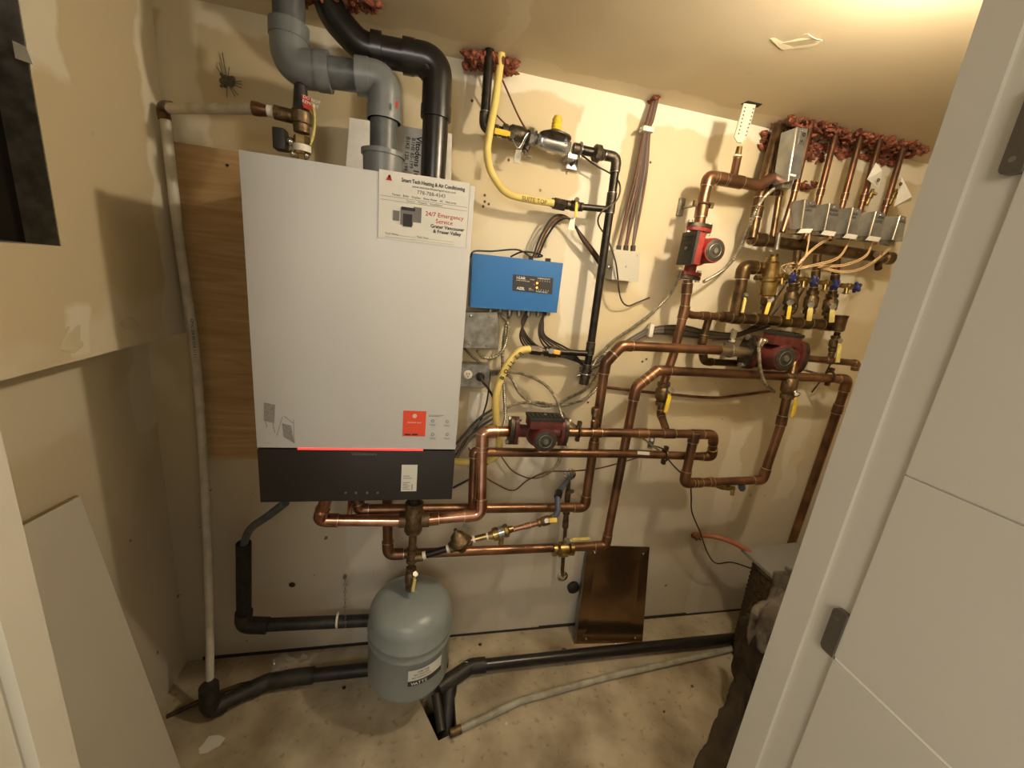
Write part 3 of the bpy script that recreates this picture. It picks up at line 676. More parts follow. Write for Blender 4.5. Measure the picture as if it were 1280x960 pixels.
for px, py in ((585, 468), (600, 470)):
    q = W(px, py, -.058); r = MB().lathe(q, (0, -1, 0), [(0, .014), (.003, .014), (.004, .012)], 22).build('receptacle', 'white_plastic', ob)
    for sx in (-.004, .004): MB().box(q + Vector((sx, -.0042, .003)), (.002, .001, .007)).build('slot', 'black_plastic', r)
    MB().cyl(q + Vector((0, -.003, -.006)), q + Vector((0, -.0048, -.006)), .002, seg=10).build('slot', 'black_plastic', r)
pg = thing('power_plug', 'black three prong plug in the outlet beside the boiler', 'plug', W(599, 470, -.07))
MB().lathe(W(600, 470, -.062), (0, -1, -.1), [(0, .014), (.014, .014), (.022, .009), (.03, .006)], 18).build('plug_body', 'black_plastic', pg)
MB().tube(spline([W(600, 470, -.09), W(604, 478, -.1), W(611, 487, -.09), W(620, 505, -.08), W(623, 525, -.085), (W(620, 560, -.1)), W(600, 590, -.12), W(566, 610, -.15)]), .0038, 8).build('cord', 'wire_black', pg)
wj = jbox('pale grey plastic junction box right of the gas pipe', [(764.5, 349), (797, 352), (799.5, 316), (767.5, 312)], .05, 'grey_plastic', [(797, 319), (768, 348), (783, 333)], y=-.058, sm='grey_plastic')
for px in (773, 782, 791): MB().cyl(W(px, 314, -.035), W(px + .6, 307, -.035), .0085, seg=8).build('cable_gland', 'wire_dark', wj)
MB().cyl(W(757, 334, -.035), W(765, 334.5, -.035), .009).sph(W(760, 334, -.05), .009).build('side_fitting', 'galv', wj)
pl = thing('blank_plate', 'pale blank cover plate on the wall below the outlet', 'plate', W(598, 510, 0))
MB().slab([W(583, 527, -.004), W(606, 527, -.004), W(610, 491, -.004), W(587, 490, -.004)], (0, .004, 0)).build('plate', 'white_plastic', pl, smooth=False)
MB().cyl(W(597, 495, -.006), W(597, 495, -.004), .003).build('screw', 'galv', pl)

# ------------------------------------------------------------------ circulator pumps
def pump(label, A, B, boxdir, redm='red_cast', ds=1, rs=1, bw=1, mx=0):
    """A->B flange faces; motor towards the room (-y); terminal box on side boxdir"""
    A, B = Vector(A), Vector(B); s = (B - A).length / .165; c = (A + B) / 2
    fx = (B - A).normalized(); my = Vector((0, -1, 0)); my = (my - fx * my.dot(fx)).normalized(); bz = Vector(boxdir); bz = (bz - fx * bz.dot(fx) - my * bz.dot(my)).normalized()
    t = thing('circulator_pump', label, 'pump', c); P = lambda x, m_, z: c + fx * x * s + my * m_ * s + bz * z * s
    R3 = Matrix((fx, my, bz)).transposed()
    def oval(x, w, m_, nm):
        prof = []
        for k in range(20):
            a = 2 * PI * k / 20; rr = .03 + .018 * abs(math.cos(a)) ** 3; prof.append(P(x, rr * math.sin(a) * .9, rr * math.cos(a)))
        return MB().slab(prof, fx * w * s).build(nm, m_, t)
    for x in (-.0825, .0705): oval(x, .012, redm, 'pump_flange')
    for x in (-.097, .0835): oval(x, .0125, 'iron_fit', 'flange')
    for x in (-.06, .06):
        for m_ in (-.04, .04):
            sg = 1 if x > 0 else -1
            MB().hexn(P(sg * .062, 0, m_), P(sg * .068, 0, m_), .008 * s).cyl(P(sg * .062, 0, m_), P(sg * .102, 0, m_), .0045 * s).hexn(P(sg * .096, 0, m_), P(sg * .104, 0, m_), .0085 * s).build('bolt', 'galv', t)
    D = lambda v: v * ds
    P0 = P; P = lambda x, m_, z: P0(x + mx, m_, z)
    v = MB().cyl(P0(-.08, 0, 0), P0(.08, 0, 0), .021 * s); v.lathe(P(0, D(-.03), 0), my, [(0, .02 * s), (D(.006) * s, .042 * s * rs), (D(.035) * s, .047 * s * rs), (D(.05) * s, .045 * s * rs)], 28)
    v.build('volute', redm, t)
    MB().lathe(P(0, D(.02), 0), my, [(0, .05 * s * rs), (.008 * s * ds, .05 * s * rs), (.01 * s * ds, .043 * s * rs), (.085 * s * ds, .041 * s * rs), (.092 * s * ds, .0385 * s * rs)], 30).build('motor_housing', redm, t)
    fp = MB().lathe(P(0, D(.112), 0), my, [(0, .035 * s * rs), (.0015 * s, .035 * s * rs), (.0025 * s, .033 * s * rs)], 30).build('faceplate', 'gauge', t)
    MB().lathe(P(0, D(.112) + .0025, 0), my, [(0, .010 * s * rs), (.004 * s, .009 * s * rs)], 14).build('centre_screw', 'galv', fp)
    MB().torus(P(0, D(.112) + .0027, 0), my, .022 * s * rs, .001 * s).build('faceplate_ring', 'galv', fp)
    hb_ = .052 - .05 * (1 - rs)
    bb = MB(); bb.box(P(0, D(.062), hb_), (.104 * s * bw, .08 * s * ds, .028 * s), R3, .004 * s); tb = bb.build('terminal_box', redm, t)
    ld = MB(); ld.box(P(0, D(.062), hb_ + .0175), (.11 * s * bw, .086 * s * ds, .010 * s), R3, .003 * s)
    for k in range(-3, 4): ld.box(P(.014 * k * bw, D(.062), hb_ + .0235), (.006 * s, .06 * s * ds, .003 * s), R3)
    ld.build('lid', 'black_plastic', tb); MB().cyl(P(0, D(.062), hb_ + .022), P(0, D(.062), hb_ + .027), .006 * s).build('lid_screw', 'galv', tb)
    return t, P
pA, PA = pump('bright red circulator pump on the vertical pipe under the bracket', W(861, 344, -.115), W(874, 285, -.115), (-1, 0, 0))
pB, PB = pump('dull red circulator pump at right below the valve manifold', W(937, 440, -.13), W(996, 447, -.13), (0, 0, 1), 'red_cast_old', ds=.55, rs=.88, bw=.85, mx=-.024)
pC, PC = pump('dark red circulator pump low at centre beside the boiler', W(642, 538, -.19), W(703, 540, -.19), (0, 0, 1), 'red_cast_old', ds=.72, rs=.92)

# ------------------------------------------------------------------ copper: pump A riser
rA = .0145
pipe('copper riser from pump flange down past the crossing pipes to a valve', [W(860, 350, -.115), W(856, 385, -.115), W(843, 440, -.115), W(830, 478, -.115)], .0145, couplings=((0, .3), (1, .1, 1.4)))
pipe('copper pipe looping from the bracket clamp up and right to the air vent', [W(874, 281, -.115), W(880, 245, -.115), W(886, 221, -.115), W(948, 232, -.115), W(985, 212, -.10)], .0165, 'copper_old', couplings=((0, .5), (2, .5, 1.6), (2, .2)), elbow_min=40)
br = thing('pipe_bracket', 'wall bracket with rod clamp holding the pump riser pipe', 'bracket', W(851, 258, 0))
MB().box(W(851, 259, -.006), (.02, .012, .055), bev=.002).build('bracket_plate', 'galv', br)
MB().cyl(W(853, 260, -.01), W(877, 256, -.1), .0035).build('rod', 'galv', br)
MB().torus(W(878.5, 255, -.115), Z_, .0205, .004).box(W(869, 254, -.12), (.012, .01, .016)).box(W(889, 257, -.12), (.012, .01, .016)).build('clamp_ring', 'bronze', br)
ballvalve('ball valve with long yellow lever on the pump riser', W(830, 478, -.115), W(827, 506, -.115), .017, W(838, 488, -.15), W(831, 515, -.152), 'bronze', mark='SHUTOFF')
pipe('short copper link angled between yellow lever valve and horizontal header', [W(826.5, 506, -.115), W(826, 518, -.12), W(833, 538, -.185)], .0125, 'copper_old')
# riser + vent strip
ar = thing('vent_riser', 'short copper riser with brass fitting under the perforated strip', 'fitting', W(921, 220, -.115))
MB().cyl(W(917, 220, -.115), W(922, 196, -.13), .0115).build('tube', 'copper_old', ar)
MB().lathe(W(921.5, 197, -.13), W(925, 181, -.14) - W(921.5, 197, -.13), [(0, .0125), (.004, .0125), (.005, .009), (.012, .009), (.03, .0075)], 8).build('adapter', 'brass', ar)
MB().cyl(W(921.2, 196, -.13), W(921.8, 193.5, -.13), .011).build('thread_tape', 'white_plastic', ar)
sp = thing('perforated_strip', 'white perforated metal strip from ceiling to the brass riser', 'strip', W(926, 180, -.15))
ys = -.16; quadp = [(930, 129), (945, 131), (934, 170), (928, 179), (922, 178), (918, 171)]
MB().slab([W(a, b, ys) for a, b in quadp], (0, .003, 0)).build('strip', 'grey_plastic', sp, smooth=False)
hl = MB()
for k in range(8):
    for s0, s1 in (((931.5, 134.5), (923.5, 167)), ((942, 136), (932.5, 169))):
        q = W(s0[0] + (s1[0] - s0[0]) * k / 7, s0[1] + (s1[1] - s0[1]) * k / 7, ys - .0003); hl.cyl(q, q + Vector((0, .002, 0)), .0022, seg=8)
hl.build('perforation', 'black_plastic', sp)
MB().tube([W(937, 133, ys - .001), W(926, 177, ys - .001)], .0018, 6).build('rib', 'white_plastic', sp)
hc = MB().slab([WZ(926, 130, H - .001), WZ(935, 126, H - .001), WZ(953, 130, H - .001), WZ(947, 134, H - .001)], (0, 0, -.001))
tag(hc.build('ceiling_hole', 'dark', smooth=False, base=WZ(938, 130, H)), 'ragged dark hole in the ceiling above the perforated strip', 'hole')

# ------------------------------------------------------------------ zone valve manifold (right)
def actuator(label, quad_front, yf, depth, text, group=None, tagp=True, name='zone_valve_actuator'):
    pts = [W(a, b, yf) for a, b in quad_front]; t = thing(name, label, 'actuator', sum(pts, Vector()) / 4, group)
    MB().slab(pts, (0, depth, 0)).build('cover', 'steel', t, smooth=False)
    e = (pts[1] - pts[0])
    MB().tube([pts[0] + Vector((.0015, .0005, .001)), pts[3] + Vector((.0015, .0005, -.001))], .0028, 10).build('edge_highlight', 'chrome', t)  # chrome tube added along the edge for its bright highlight
    if text: text_on(t, text, pts[0] + (pts[3] - pts[0]) * .72 + e * .15 + Vector((0, -.0008, 0)), e, Z_, e.length * .26, 'ink')
    MB().sph(pts[3].lerp(pts[2], .5) + Vector((0, -.001, -.008)), .003).build('screw', 'chrome', t)
    if tagp:
        a, b = pts[0], pts[1]; MB().slab([a + Vector((-.01, 0, -.014)), b + Vector((-.006, 0, -.014)), b, a], (0, -.004, 0)).build('warning_label', 'paper_w', t, smooth=False)
    MB().b2(pts[0] + Vector((.004, .02, -.012)), pts[1] + Vector((-.004, depth - .01, .002))).build('base_plate', 'galv', t)
    return t
big = actuator('large silver actuator box hanging at the left of the red pipes', [(984.5, 227), (1000, 223), (1010, 161), (996, 159)], -.17, .055, None, tagp=False, name='large_actuator')
e = W(1002, 168, -.171); MB().box(e + Vector((.006, 0, -.01)), (.02, .002, .03)).build('label_plate', 'galv', big); MB().torus(e + Vector((.007, -.002, 0)), (0, 1, 0), .004, .0016).sph(e + Vector((.004, -.002, -.017)), .003).build('lever_slot', 'black_plastic', big)
MB().box(W(991, 219, -.171), (.022, .002, .006)).build('maker_label', 'paper', big)
zq = [([(1001, 286), (1015, 286), (1016 + 4, 252), (1006, 249)]), ([(1030, 288), (1044, 290), (1050, 257), (1037, 254)]), ([(1058, 292), (1071, 294), (1078, 262), (1066, 259)]), ([(1086, 295), (1100, 297), (1107, 267), (1095, 264)]), ([(1115, 300), (1128, 302), (1133, 271), (1125, 269)])]
nm = ['LOWER\nHALL', 'MAIN\nFLOOR', 'BED\nRM', 'UPPER\nSUITE', 'HALL']
lbs = ['silver zone valve actuator, leftmost of the row of five', 'silver zone valve actuator, second from the left in the row', 'silver zone valve actuator, middle of the row of five', 'silver zone valve actuator, fourth from the left in the row', 'silver zone valve actuator nearest the door jamb']
for q_, t_, l_ in zip(zq, nm, lbs): actuator(l_, q_, -.17, .05, t_, tagp=l_.find('jamb') < 0, group='zone valve actuators')
rl = ['first copper riser behind the leftmost zone actuator', 'second copper riser from the left, into red caulk', 'third copper riser, above the middle actuator', 'fourth copper riser with brass vent and paper tag', 'fifth copper riser nearest the door jamb']
rp = [((1015, 150), (991, 249), (978, 290)), ((1047, 158), (1022, 255), (1004, 300)), ((1077, 166), (1052, 260), (1036, 300)), ((1100, 175), (1076, 260), (1064, 300)), ((1129, 185), (1105, 266), (1092, 305))]
for (a, b, c), l_ in zip(rp, rl):
    pipe(l_, [W(*a, -.10), W(*b, -.11), W(*c, -.115)], .0095, 'copper_old', couplings=((0, .85),), group='copper risers above the zone valves', elbows=False)
pipe('dark supply riser left of the large actuator box', [W(973, 158, -.06), W(950, 245, -.08), W(940, 298, -.10)], .0155, 'copper_dark', couplings=((0, .95), (1, .4)), elbows=False)
pipe('thin dark return riser just right of the supply riser', [W(982, 160, -.05), W(962, 240, -.07), W(975, 240, -.09), W(965, 300, -.1)], .0095, 'copper_dark')
pipe('dark upper manifold pipe behind the zone valves', [W(938, 298, -.095), W(1112, 323, -.095)], .019, 'copper_dark', couplings=((0, .05), (0, .98, .8)))
ec = thing('end_cap', 'round dark end cap at the right end of the upper manifold', 'fitting', W(1112, 323, -.095))
MB().lathe(W(1106, 322, -.095), (1, 0, 0), [(0, .021), (.025, .022), (.035, .015), (.035, 0)], 18).build('cap', 'copper_dark', ec); MB().cyl(W(1101, 322, -.11), W(1097, 318, -.14), .012).cyl(W(1098, 330, -.11), W(1098, 336, -.12), .011).build('port', 'copper_dark', ec)
# lower manifold
pipe('dark lower manifold pipe above the dull red pump', [W(903, 396, -.11), W(1046, 407, -.11)], .0185, 'copper_dark', couplings=((0, .1), (0, .3), (0, .5), (0, .7), (0, .9)))
pipe('thick copper pipe bending from lower manifold up and right to brass separator', [W(919, 394, -.115), W(930, 333, -.115), W(958, 336, -.12)], .0195, 'copper_dark', R=.03)
pipe('copper branch from the pump riser to the lower manifold', [W(854, 390, -.115), W(866, 394, -.115), W(906, 396, -.11)], .0125, 'copper_old', couplings=((1, .35), (1, .9, 1.6)))
pipe('copper bypass loop behind the dull red pump', [W(887, 394, -.08), W(877, 430, -.08), W(880, 452, -.08), W(985, 457, -.08)], .0125, 'copper_dark', R=.03)
se = thing('air_separator', 'brass air separator with flange above the lower manifold', 'separator', W(962, 345, -.13))
u = W(968, 320, -.15) - W(960, 372, -.15)
MB().lathe(W(958, 372, -.15), u, [(0, .016), (.006, .016), (.01, .025), (.05, .026), (.055, .031), (.062, .031), (.065, .026), (.11, .025), (.115, .018), (.13, .018)], 22).build('separator_body', 'brass', se)
MB().lathe(W(970.5, 312, -.13), u, [(0, .008), (.03, .007), (.05, .0075), (.052, 0)], 14).build('top_tube', 'galv', se)
MB().cyl(W(952, 335, -.13), W(962, 337, -.13), .014, seg=8).cyl(W(944, 347, -.13), W(975, 350, -.13), .008).build('side_union', 'bronze', se)
vs = [((956, 396), (965, 350)), ((984, 398), (994, 345)), ((1009, 402), (1019, 350)), ((1033, 404), (1043, 355))]
names_ = ['left, under the brass separator', 'second, under the first blue handle', 'third, with twisted pale tag', 'right, closest to the copper cup']
hs = [((963, 374), (957, 393), 'yellow_h'), ((988, 378), (985, 399), 'yellow_h'), ((1014, 381), (1011, 401), 'yellow_pale'), ((1041, 383), (1039, 403), 'yellow_pale')]
for i, (((a, b), (c, d)), nm_) in enumerate(zip(vs, names_)):
    pipe('dark manifold branch pipe ' + nm_, [W(a, b, -.115), W(c, d, -.115), W(c + 3, d - 32, -.11)], .012, 'copper_dark', couplings=((0, .7, 1.5), (1, .2, 1.2)), elbows=False, group='branch pipes between the manifolds')
    (h0, h1, hm) = hs[i]
    A, B = W(a, b, -.115).lerp(W(c, d, -.115), .2), W(a, b, -.115).lerp(W(c, d, -.115), .75)
    ballvalve('yellow lever ball valve on manifold branch, ' + nm_, A, B, .0155, W(*h0, -.155), W(*h1, -.158), 'bronze', hm, group='yellow lever valves on the manifold', hw=.016 if i > 1 else .012)
ballvalve('dull yellow lever valve at far left of the lower manifold', W(916, 400, -.1), W(925, 360, -.1), .012, W(932, 369, -.14), W(927, 391, -.143), 'bronze', 'yellow_pale', hw=.01)
def bib(label, a, b, y, group='blue handled drain cocks'):
    A = W(a, b, y); t = thing('drain_cock', label, 'valve', A, group)
    MB().lathe(A, (1, 0, -.02), [(-.03, .008), (-.006, .008), (-.004, .011), (.012, .011), (.014, .006), (.03, .006)], 12).cyl(A + Vector((-.004, 0, 0)), A + Vector((-.004, -.004, -.026)), .007).lathe(A + Vector((-.004, -.004, -.022)), (0, 0, -1), [(0, .012), (.003, .012)], 12).build('valve_body', 'brass', t)
    h = MB(); c = A + Vector((.032, -.002, 0)); 
    for k in range(5):
        a_ = 2 * PI * k / 5; h.sph(c + Vector((.002, math.cos(a_) * .012, math.sin(a_) * .013)), .007, (.7, 1, 1), seg=8)
    h.lathe(c, (1, 0, 0), [(-.008, .006), (-.003, .013), (.006, .012), (.009, .005)], 12); h.build('handle', 'blue_h', t, label='dark blue wheel handle')
    MB().sph(c + Vector((.009, -.002, 0)), .003).build('handle_screw', 'chrome', t); return t
for (a, b, l_) in ((979, 346, 'drain cock with blue handle beside the brass separator'), (1006, 350, 'drain cock with blue handle, second from the left'), (1033, 354, 'drain cock with blue handle, third from the left'), (1060, 358, 'drain cock with blue handle projecting farthest right')):
    bib(l_, a, b, -.17)
cu = thing('copper_cup', 'open copper cup standing at the right end of the lower manifold', 'fitting', W(1050, 404, -.12))
u = W(1052, 396, -.12) - W(1047, 416, -.12); MB().lathe(W(1047, 414, -.145), u, [(0, .016), (.004, .0195), (.045, .02), (.052, .022), (.056, .022), (.056, .018), (.05, .017)], 20).build('cup', 'copper_dark', cu)
pipe('short copper drop below the copper cup', [W(1047, 415, -.12), W(1038, 448, -.12)], .010, 'copper_dark', couplings=((0, .3, 1.4), (0, .6, 1.6)), elbows=False)
ballvalve('yellow lever valve hanging below the copper cup', W(1045, 420, -.12), W(1041, 438, -.12), .012, W(1050, 426, -.15), W(1046, 453, -.155), 'bronze', 'yellow_pale')
pipe('copper stub pipe from the dull red pump ending beside the jamb', [W(1000, 447, -.12), W(1070, 454, -.12), W(1068, 463, -.12)], .0125, 'copper_old', couplings=((0, .5),))
# white paper tags
for (qd, l_) in (([(1084, 224), (1095, 203), (1103, 213), (1099, 236)], 'crumpled white paper tag on the fourth riser'), ([(1118, 258), (1128, 222), (1140, 246), (1139, 251)], 'white printed paper tag on the fifth riser')):
    c = sum([W(a, b, -.15) for a, b in qd], Vector()) / 4; t = thing('paper_tag', l_, 'tag', c, 'paper tags on the risers')
    MB().slab([W(a, b, -.15 + (.012 if i % 2 else -.006)) for i, (a, b) in enumerate(qd)], (0, .001, 0)).build('sheet', 'paper_w', t, smooth=False)
    MB().torus(W(qd[1][0] + (3 if qd[0][0] < 1100 else -2), qd[1][1] + 22 if qd[0][0] < 1100 else qd[1][1] + 8, -.162), (0, 1, 0), .004, .0018, 10).build('grommet', 'bronze', t)
for (a, b, l_) in ((1086, 240, 'small brass air bleeder on the fourth riser'), (1115, 240, 'small brass air bleeder on the fifth riser')):
    t = thing('air_bleeder', l_, 'valve', W(a, b, -.12)); MB().lathe(W(a - 3, b + 16, -.12), (.15, 0, 1), [(0, .006), (.02, .006), (.022, .009), (.034, .009), (.036, .005), (.05, .005)], 10).build('bleeder_body', 'brass', t)
    MB().cyl(W(a + 3, b, -.12), W(a + 10, b + 3, -.13), .004).build('outlet', 'brass', t)
# thermostat leads
for i, (ps, l_) in enumerate((
    ([(1012, 294), (1007, 320), (997, 334)], 'tan wire pair under the leftmost zone actuator'),
    ([(1037, 297), (1018, 310), (1000, 328), (994, 336)], 'tan wire pair under the second zone actuator'),
    ([(1063, 300), (1048, 322), (1020, 331), (994, 336)], 'tan wire pair under the middle zone actuator'),
    ([(1091, 303), (1082, 320), (1057, 331), (1025, 333)], 'tan wire pair under the fourth zone actuator'),
    ([(1119, 305), (1085, 332), (1055, 340), (1022, 333)], 'long tan wire pair from the actuator by the jamb'))):
    t = thing('thermostat_wire', l_, 'wire', W(*ps[0], -.13), 'tan thermostat wires')
    for d in (-1, 1): MB().tube(spline([W(a, b + d * 1.0, -.13 - (.03 if 0 < k < len(ps) - 1 else 0)) for k, (a, b) in enumerate(ps)]), .0022, 6).build('conductor', 'wire_cu', t)
for k in range(6):
    a0 = (980 + 3 * k, 338 + (k % 3) * 3); rnd = random.Random(k)
    cable('loose tan wire end curling above the blue handles', [W(*a0, -.15), W(a0[0] + rnd.uniform(-8, 8), a0[1] - 8, -.16), W(a0[0] + rnd.uniform(-4, 12), a0[1] - rnd.uniform(4, 16), -.15)], .0014, 'wire_cu', 'wire', 'wire_end', group='loose wire ends')
for k in range(5):
    rnd = random.Random(40 + k); x = 955 + 9 * k
    cable('grey control cable tangled between the manifold branches', [W(x + 20, 352, -.09), W(x + 8 + rnd.uniform(-4, 4), 372, -.1), W(x + rnd.uniform(-6, 6), 392, -.09), W(935 + 4 * k, 412, -.03)], .003, 'wire_dark', group='cables between manifold branches')

# ------------------------------------------------------------------ H1, H2 and verticals
r = .0155
pipe('upper horizontal copper pipe from elbow to the dull red pump', [W(904, 438, -.15), W(777, 432, -.15), W(757, 453, -.15), W(731, 634, -.15), W(450, 637, -.22), W(445, 620, -.22)], r, 'copper_old', couplings=((2, .55),), R=.03)
vb = thing('pump_union', 'silver threaded union between copper pipe and dull red pump', 'fitting', W(918, 439, -.145))
A, B = W(899, 437.5, -.15), W(932, 440.5, -.135)
MB().lathe(A, B - A, [(0, .0175), (.01, .0185), (.03, .0185), (.032, .014), (.045, .014), (.047, .02), (.058, .021), (.06, .016), (.08, .018), ((B - A).length, .018)], 18).build('union_body', 'solder', vb)
MB().torus(A.lerp(B, .38), B - A, .0205, .0035).box(W(907, 430, -.15), (.01, .012, .012)).box(W(903, 447, -.15), (.012, .012, .01)).build('clamp_ring', 'galv', vb)
pipe('second horizontal copper pipe with bends down at both ends', [W(985, 692, -.10), W(1020, 590, -.12), W(1060, 474, -.15), W(822, 463, -.15), W(795, 484, -.15), W(757, 682, -.15), W(485, 693, -.18), W(484, 620, -.18)], .0155, 'copper_old', couplings=((3, .5), (3, .1, .8), (1, .7)), R=.03)
# white band? clamps on H2
for a, b, l_, y in ((1037, 471, 'bronze pipe clamp near the right end of second pipe', -.15), (723, 539, 'bronze pipe clamp on the header right of the low pump', -.19), (831, 569, 'bronze pipe clamp on the lower return pipe', -.165)):
    t = thing('pipe_clamp', l_, 'bracket', W(a, b, y)); MB().torus(W(a, b, y), (1, 0, 0), .019, .004).box(W(a, b, y) + Vector((0, 0, .026)), (.012, .014, .016), bev=.002).box(W(a, b, y) + Vector((0, 0, -.026)), (.012, .014, .016), bev=.002).build('clamp_ring', 'copper_dark', t)
    q = W(a, b, y); MB().cyl(q + Vector((0, .018, .0)), (q.x, -.001, q.z), .004).build('rod', 'galv', t)
# V1 / header H3 / U / H4
pipe('copper header from boiler riser through the low pump to a U-bend return', [W(638, 539, -.19), W(603, 540, -.21), W(601, 643, -.25), W(525, 650, -.25)], .0165, 'copper', couplings=((1, .12, 1.5), (2, .85, 1.6)), R=.03)
pipe('copper pipe from the low pump bending back in a U and returning left', [W(705, 540, -.19), W(892, 543, -.20), W(890, 571, -.165), W(800, 567.5, -.16), W(606, 565, -.165), W(593, 565, -.165), W(590, 645, -.2)], .0145, 'copper_old', couplings=((0, .2), (0, .5), (0, .88, 1.6), (0, .68, 1.4)), R=.03)
lbl = MB().slab([W(797, 564, -.177), W(812, 565, -.177), W(812, 569, -.177), W(797, 568, -.177)], (0, .001, 0)); tag(lbl.build('pipe_sticker', 'paper', smooth=False, base=W(804, 566, -.177)), 'small white sticker on the lower return pipe', 'sticker')
av = thing('air_vent', 'short copper air vent standing on the header before the riser', 'valve', W(744, 530, -.19))
u = W(745, 505, -.19) - W(743, 533, -.19); MB().lathe(W(743, 534, -.19), u, [(0, .013), (.02, .013), (.025, .011), (.04, .011), (.045, .014), (.062, .014), (.066, .012)], 16).build('vent_body', 'copper_old', av)
MB().sph(W(742, 526, -.206), .0045).build('bleed_screw', 'chrome', av); MB().box(W(744, 517, -.206), (.008, .002, .02)).build('label_plate', 'galv', av)
pipe('copper drop pipe from header to the lower right pipe', [W(868, 543, -.20), W(855, 604, -.20), W(953, 600, -.18), W(975, 535, -.17), W(986, 487, -.16)], .0155, 'copper_old', couplings=((0, .06), (1, .15), (1, .32, .5), (3, .2)), R=.02)
ballvalve('dark valve with printed yellow lever below the dull red pump', W(983, 498, -.16), W(990, 466, -.155), .018, W(996, 494, -.19), W(989, 521, -.193), 'bronze', mark='SHUTOFF')
pipe('short dark copper nipple between pump tee and lower valve', [W(990, 468, -.155), W(994, 449, -.14)], .0145, 'copper_dark', elbows=False)
hbv = thing('hose_bibb', 'small brass boiler drain with blue wheel under the lower right pipe', 'valve', W(905, 606, -.19))
MB().tube(spline([W(890, 603, -.19), W(895, 607, -.19), W(903, 610, -.19), W(918, 610, -.19)]), .0065, 10).lathe(W(908, 610, -.19), (1, 0, .05), [(0, .009), (.012, .01), (.014, .006), (.03, .005)], 10).cyl(W(916, 611, -.19), W(915, 619, -.195), .007).build('valve_body', 'brass', hbv)
MB().lathe(W(926, 609, -.19), (1, 0, 0), [(0, .005), (.002, .016), (.007, .016), (.009, .005)], 8).build('handle', 'blue_grey', hbv)

# ------------------------------------------------------------------ below boiler
pipe('bright copper pipe below the boiler from left elbow to the bronze separator', [W(412, 610, -.30), W(399, 650, -.25), W(510, 651, -.25)], .0165, 'copper', R=.02)
pipe('thin copper stub behind the boiler supply pipe', [W(438, 625, -.2), W(437, 646, -.2)], .0075, 'copper', elbows=False)
bs = thing('hydraulic_separator', 'cast bronze tee body hanging centrally below the boiler', 'separator', W(517, 650, -.25))
zc = W(517, 650, -.25)
MB().lathe(zc + Vector((0, 0, .06)), (0, 0, -1), [(0, .026), (.03, .026), (.035, .03), (.075, .03), (.08, .026), (.098, .026), (.108, .014)], 8).cyl(zc + Vector((-.042, 0, 0)), zc + Vector((.045, 0, .0)), .0215).build('separator_body', 'bronze', bs)
MB().cyl(zc + Vector((0, 0, .055)), zc + Vector((0, 0, .085)), .018).build('top_connector', 'black_iron', bs)
xt = zc.x; YT = -.25
zt1 = W(518, 688, YT).z; zt2 = W(519, 708, YT).z
nt_ = thing('pipe_nipple', 'bronze nipple and tee between separator and tank valve', 'fitting', (xt, YT, zt1))
MB().cyl((xt, YT, zc.z - .04), (xt, YT, zt1), .0115).build('nipple', 'bronze', nt_)
MB().lathe((xt, YT, zt1 + .006), (0, 0, -1), [(0, .0165), (.005, .0165), (.006, .0145), (.038, .0145), (.039, .0165), (.045, .0165)], 14).cyl((xt, YT, (zt1 + zt2) / 2 + .002), W(529, 696, YT), .0125).build('tee', 'bronze', nt_)
# feed line: nipple, pressure reducing valve, backflow preventer
fa, fb, fc, fd, fe = W(531, 694, YT), W(562, 685, YT), W(596, 673, YT), W(636, 663, YT), W(672, 654, YT)
fn = thing('feed_pipe', 'black steel nipple with white tape rising from tee to reducing valve', 'pipe', fa)
MB().cyl(fa, fb, .0105).build('nipple', 'black_iron', fn); MB().cyl(fa - (fb - fa) * .08, fa + (fb - fa) * .05, .0118).build('thread_tape', 'white_plastic', fn); MB().cyl(fb - (fb - fa) * .12, fb, .0118).build('thread_tape', 'white_plastic', fn)
pr = thing('pressure_reducing_valve', 'bell shaped bronze pressure reducing valve on the feed line', 'valve', W(576, 676, YT))
ud = (fc - fb).normalized(); upv = ud.cross(Vector((0, 1, 0))); upv = upv if upv.z > 0 else -upv
ce = W(576, 681, YT)
MB().cyl(fb, W(589, 675, YT), .0165, seg=8).lathe(ce - upv * .022, upv, [(0, .012), (.012, .016), (.02, .026)], 18).build('valve_body', 'bronze', pr)
MB().lathe(ce + upv * .002, upv, [(0, .02), (.008, .033), (.014, .033), (.018, .027), (.035, .021), (.045, .010), (.05, .006), (.058, .005)], 22).build('bell_cap', 'bronze', pr)
MB().torus(W(583, 658, YT - .01), (.3, 1, .3), .008, .001, 14).box(W(581, 657, YT - .012), (.014, .001, .01)).build('tag', 'galv', pr)
bf = thing('backflow_preventer', 'bright brass backflow preventer with steel label on the feed line', 'valve', W(627, 667, YT))
MB().cyl(W(589, 675, YT), W(612, 669, YT), .0095).build('nipple', 'brass', bf); MB().cyl(W(591, 674.5, YT), W(594, 673.5, YT), .0115).build('thread_tape', 'white_plastic', bf); MB().cyl(W(608, 670.5, YT), W(610, 670, YT), .0115).build('thread_tape', 'white_plastic', bf)
A = W(611, 670, YT); d = (W(650, 658, YT) - A)
MB().lathe(A, d, [(0, .012), (.012, .014), (.014, .02), (.028, .021), (.03, .018), (.05, .018), (.052, .021), (.062, .02), (.066, .012), (.08, .009)], 14).cyl(W(627, 670, YT), W(626, 680, YT), .008).build('valve_body', 'brass', bf)
MB().cyl(A + d.normalized() * .031, A + d.normalized() * .049, .0186, seg=20).build('label_band', 'steel', bf)
pipe('thin copper feed tube from backflow preventer up to lever valve', [W(640, 662, YT), W(672, 654, YT), W(684, 651, YT)], .0085, 'copper', couplings=((0, .6), (1, .5)), elbows=False)
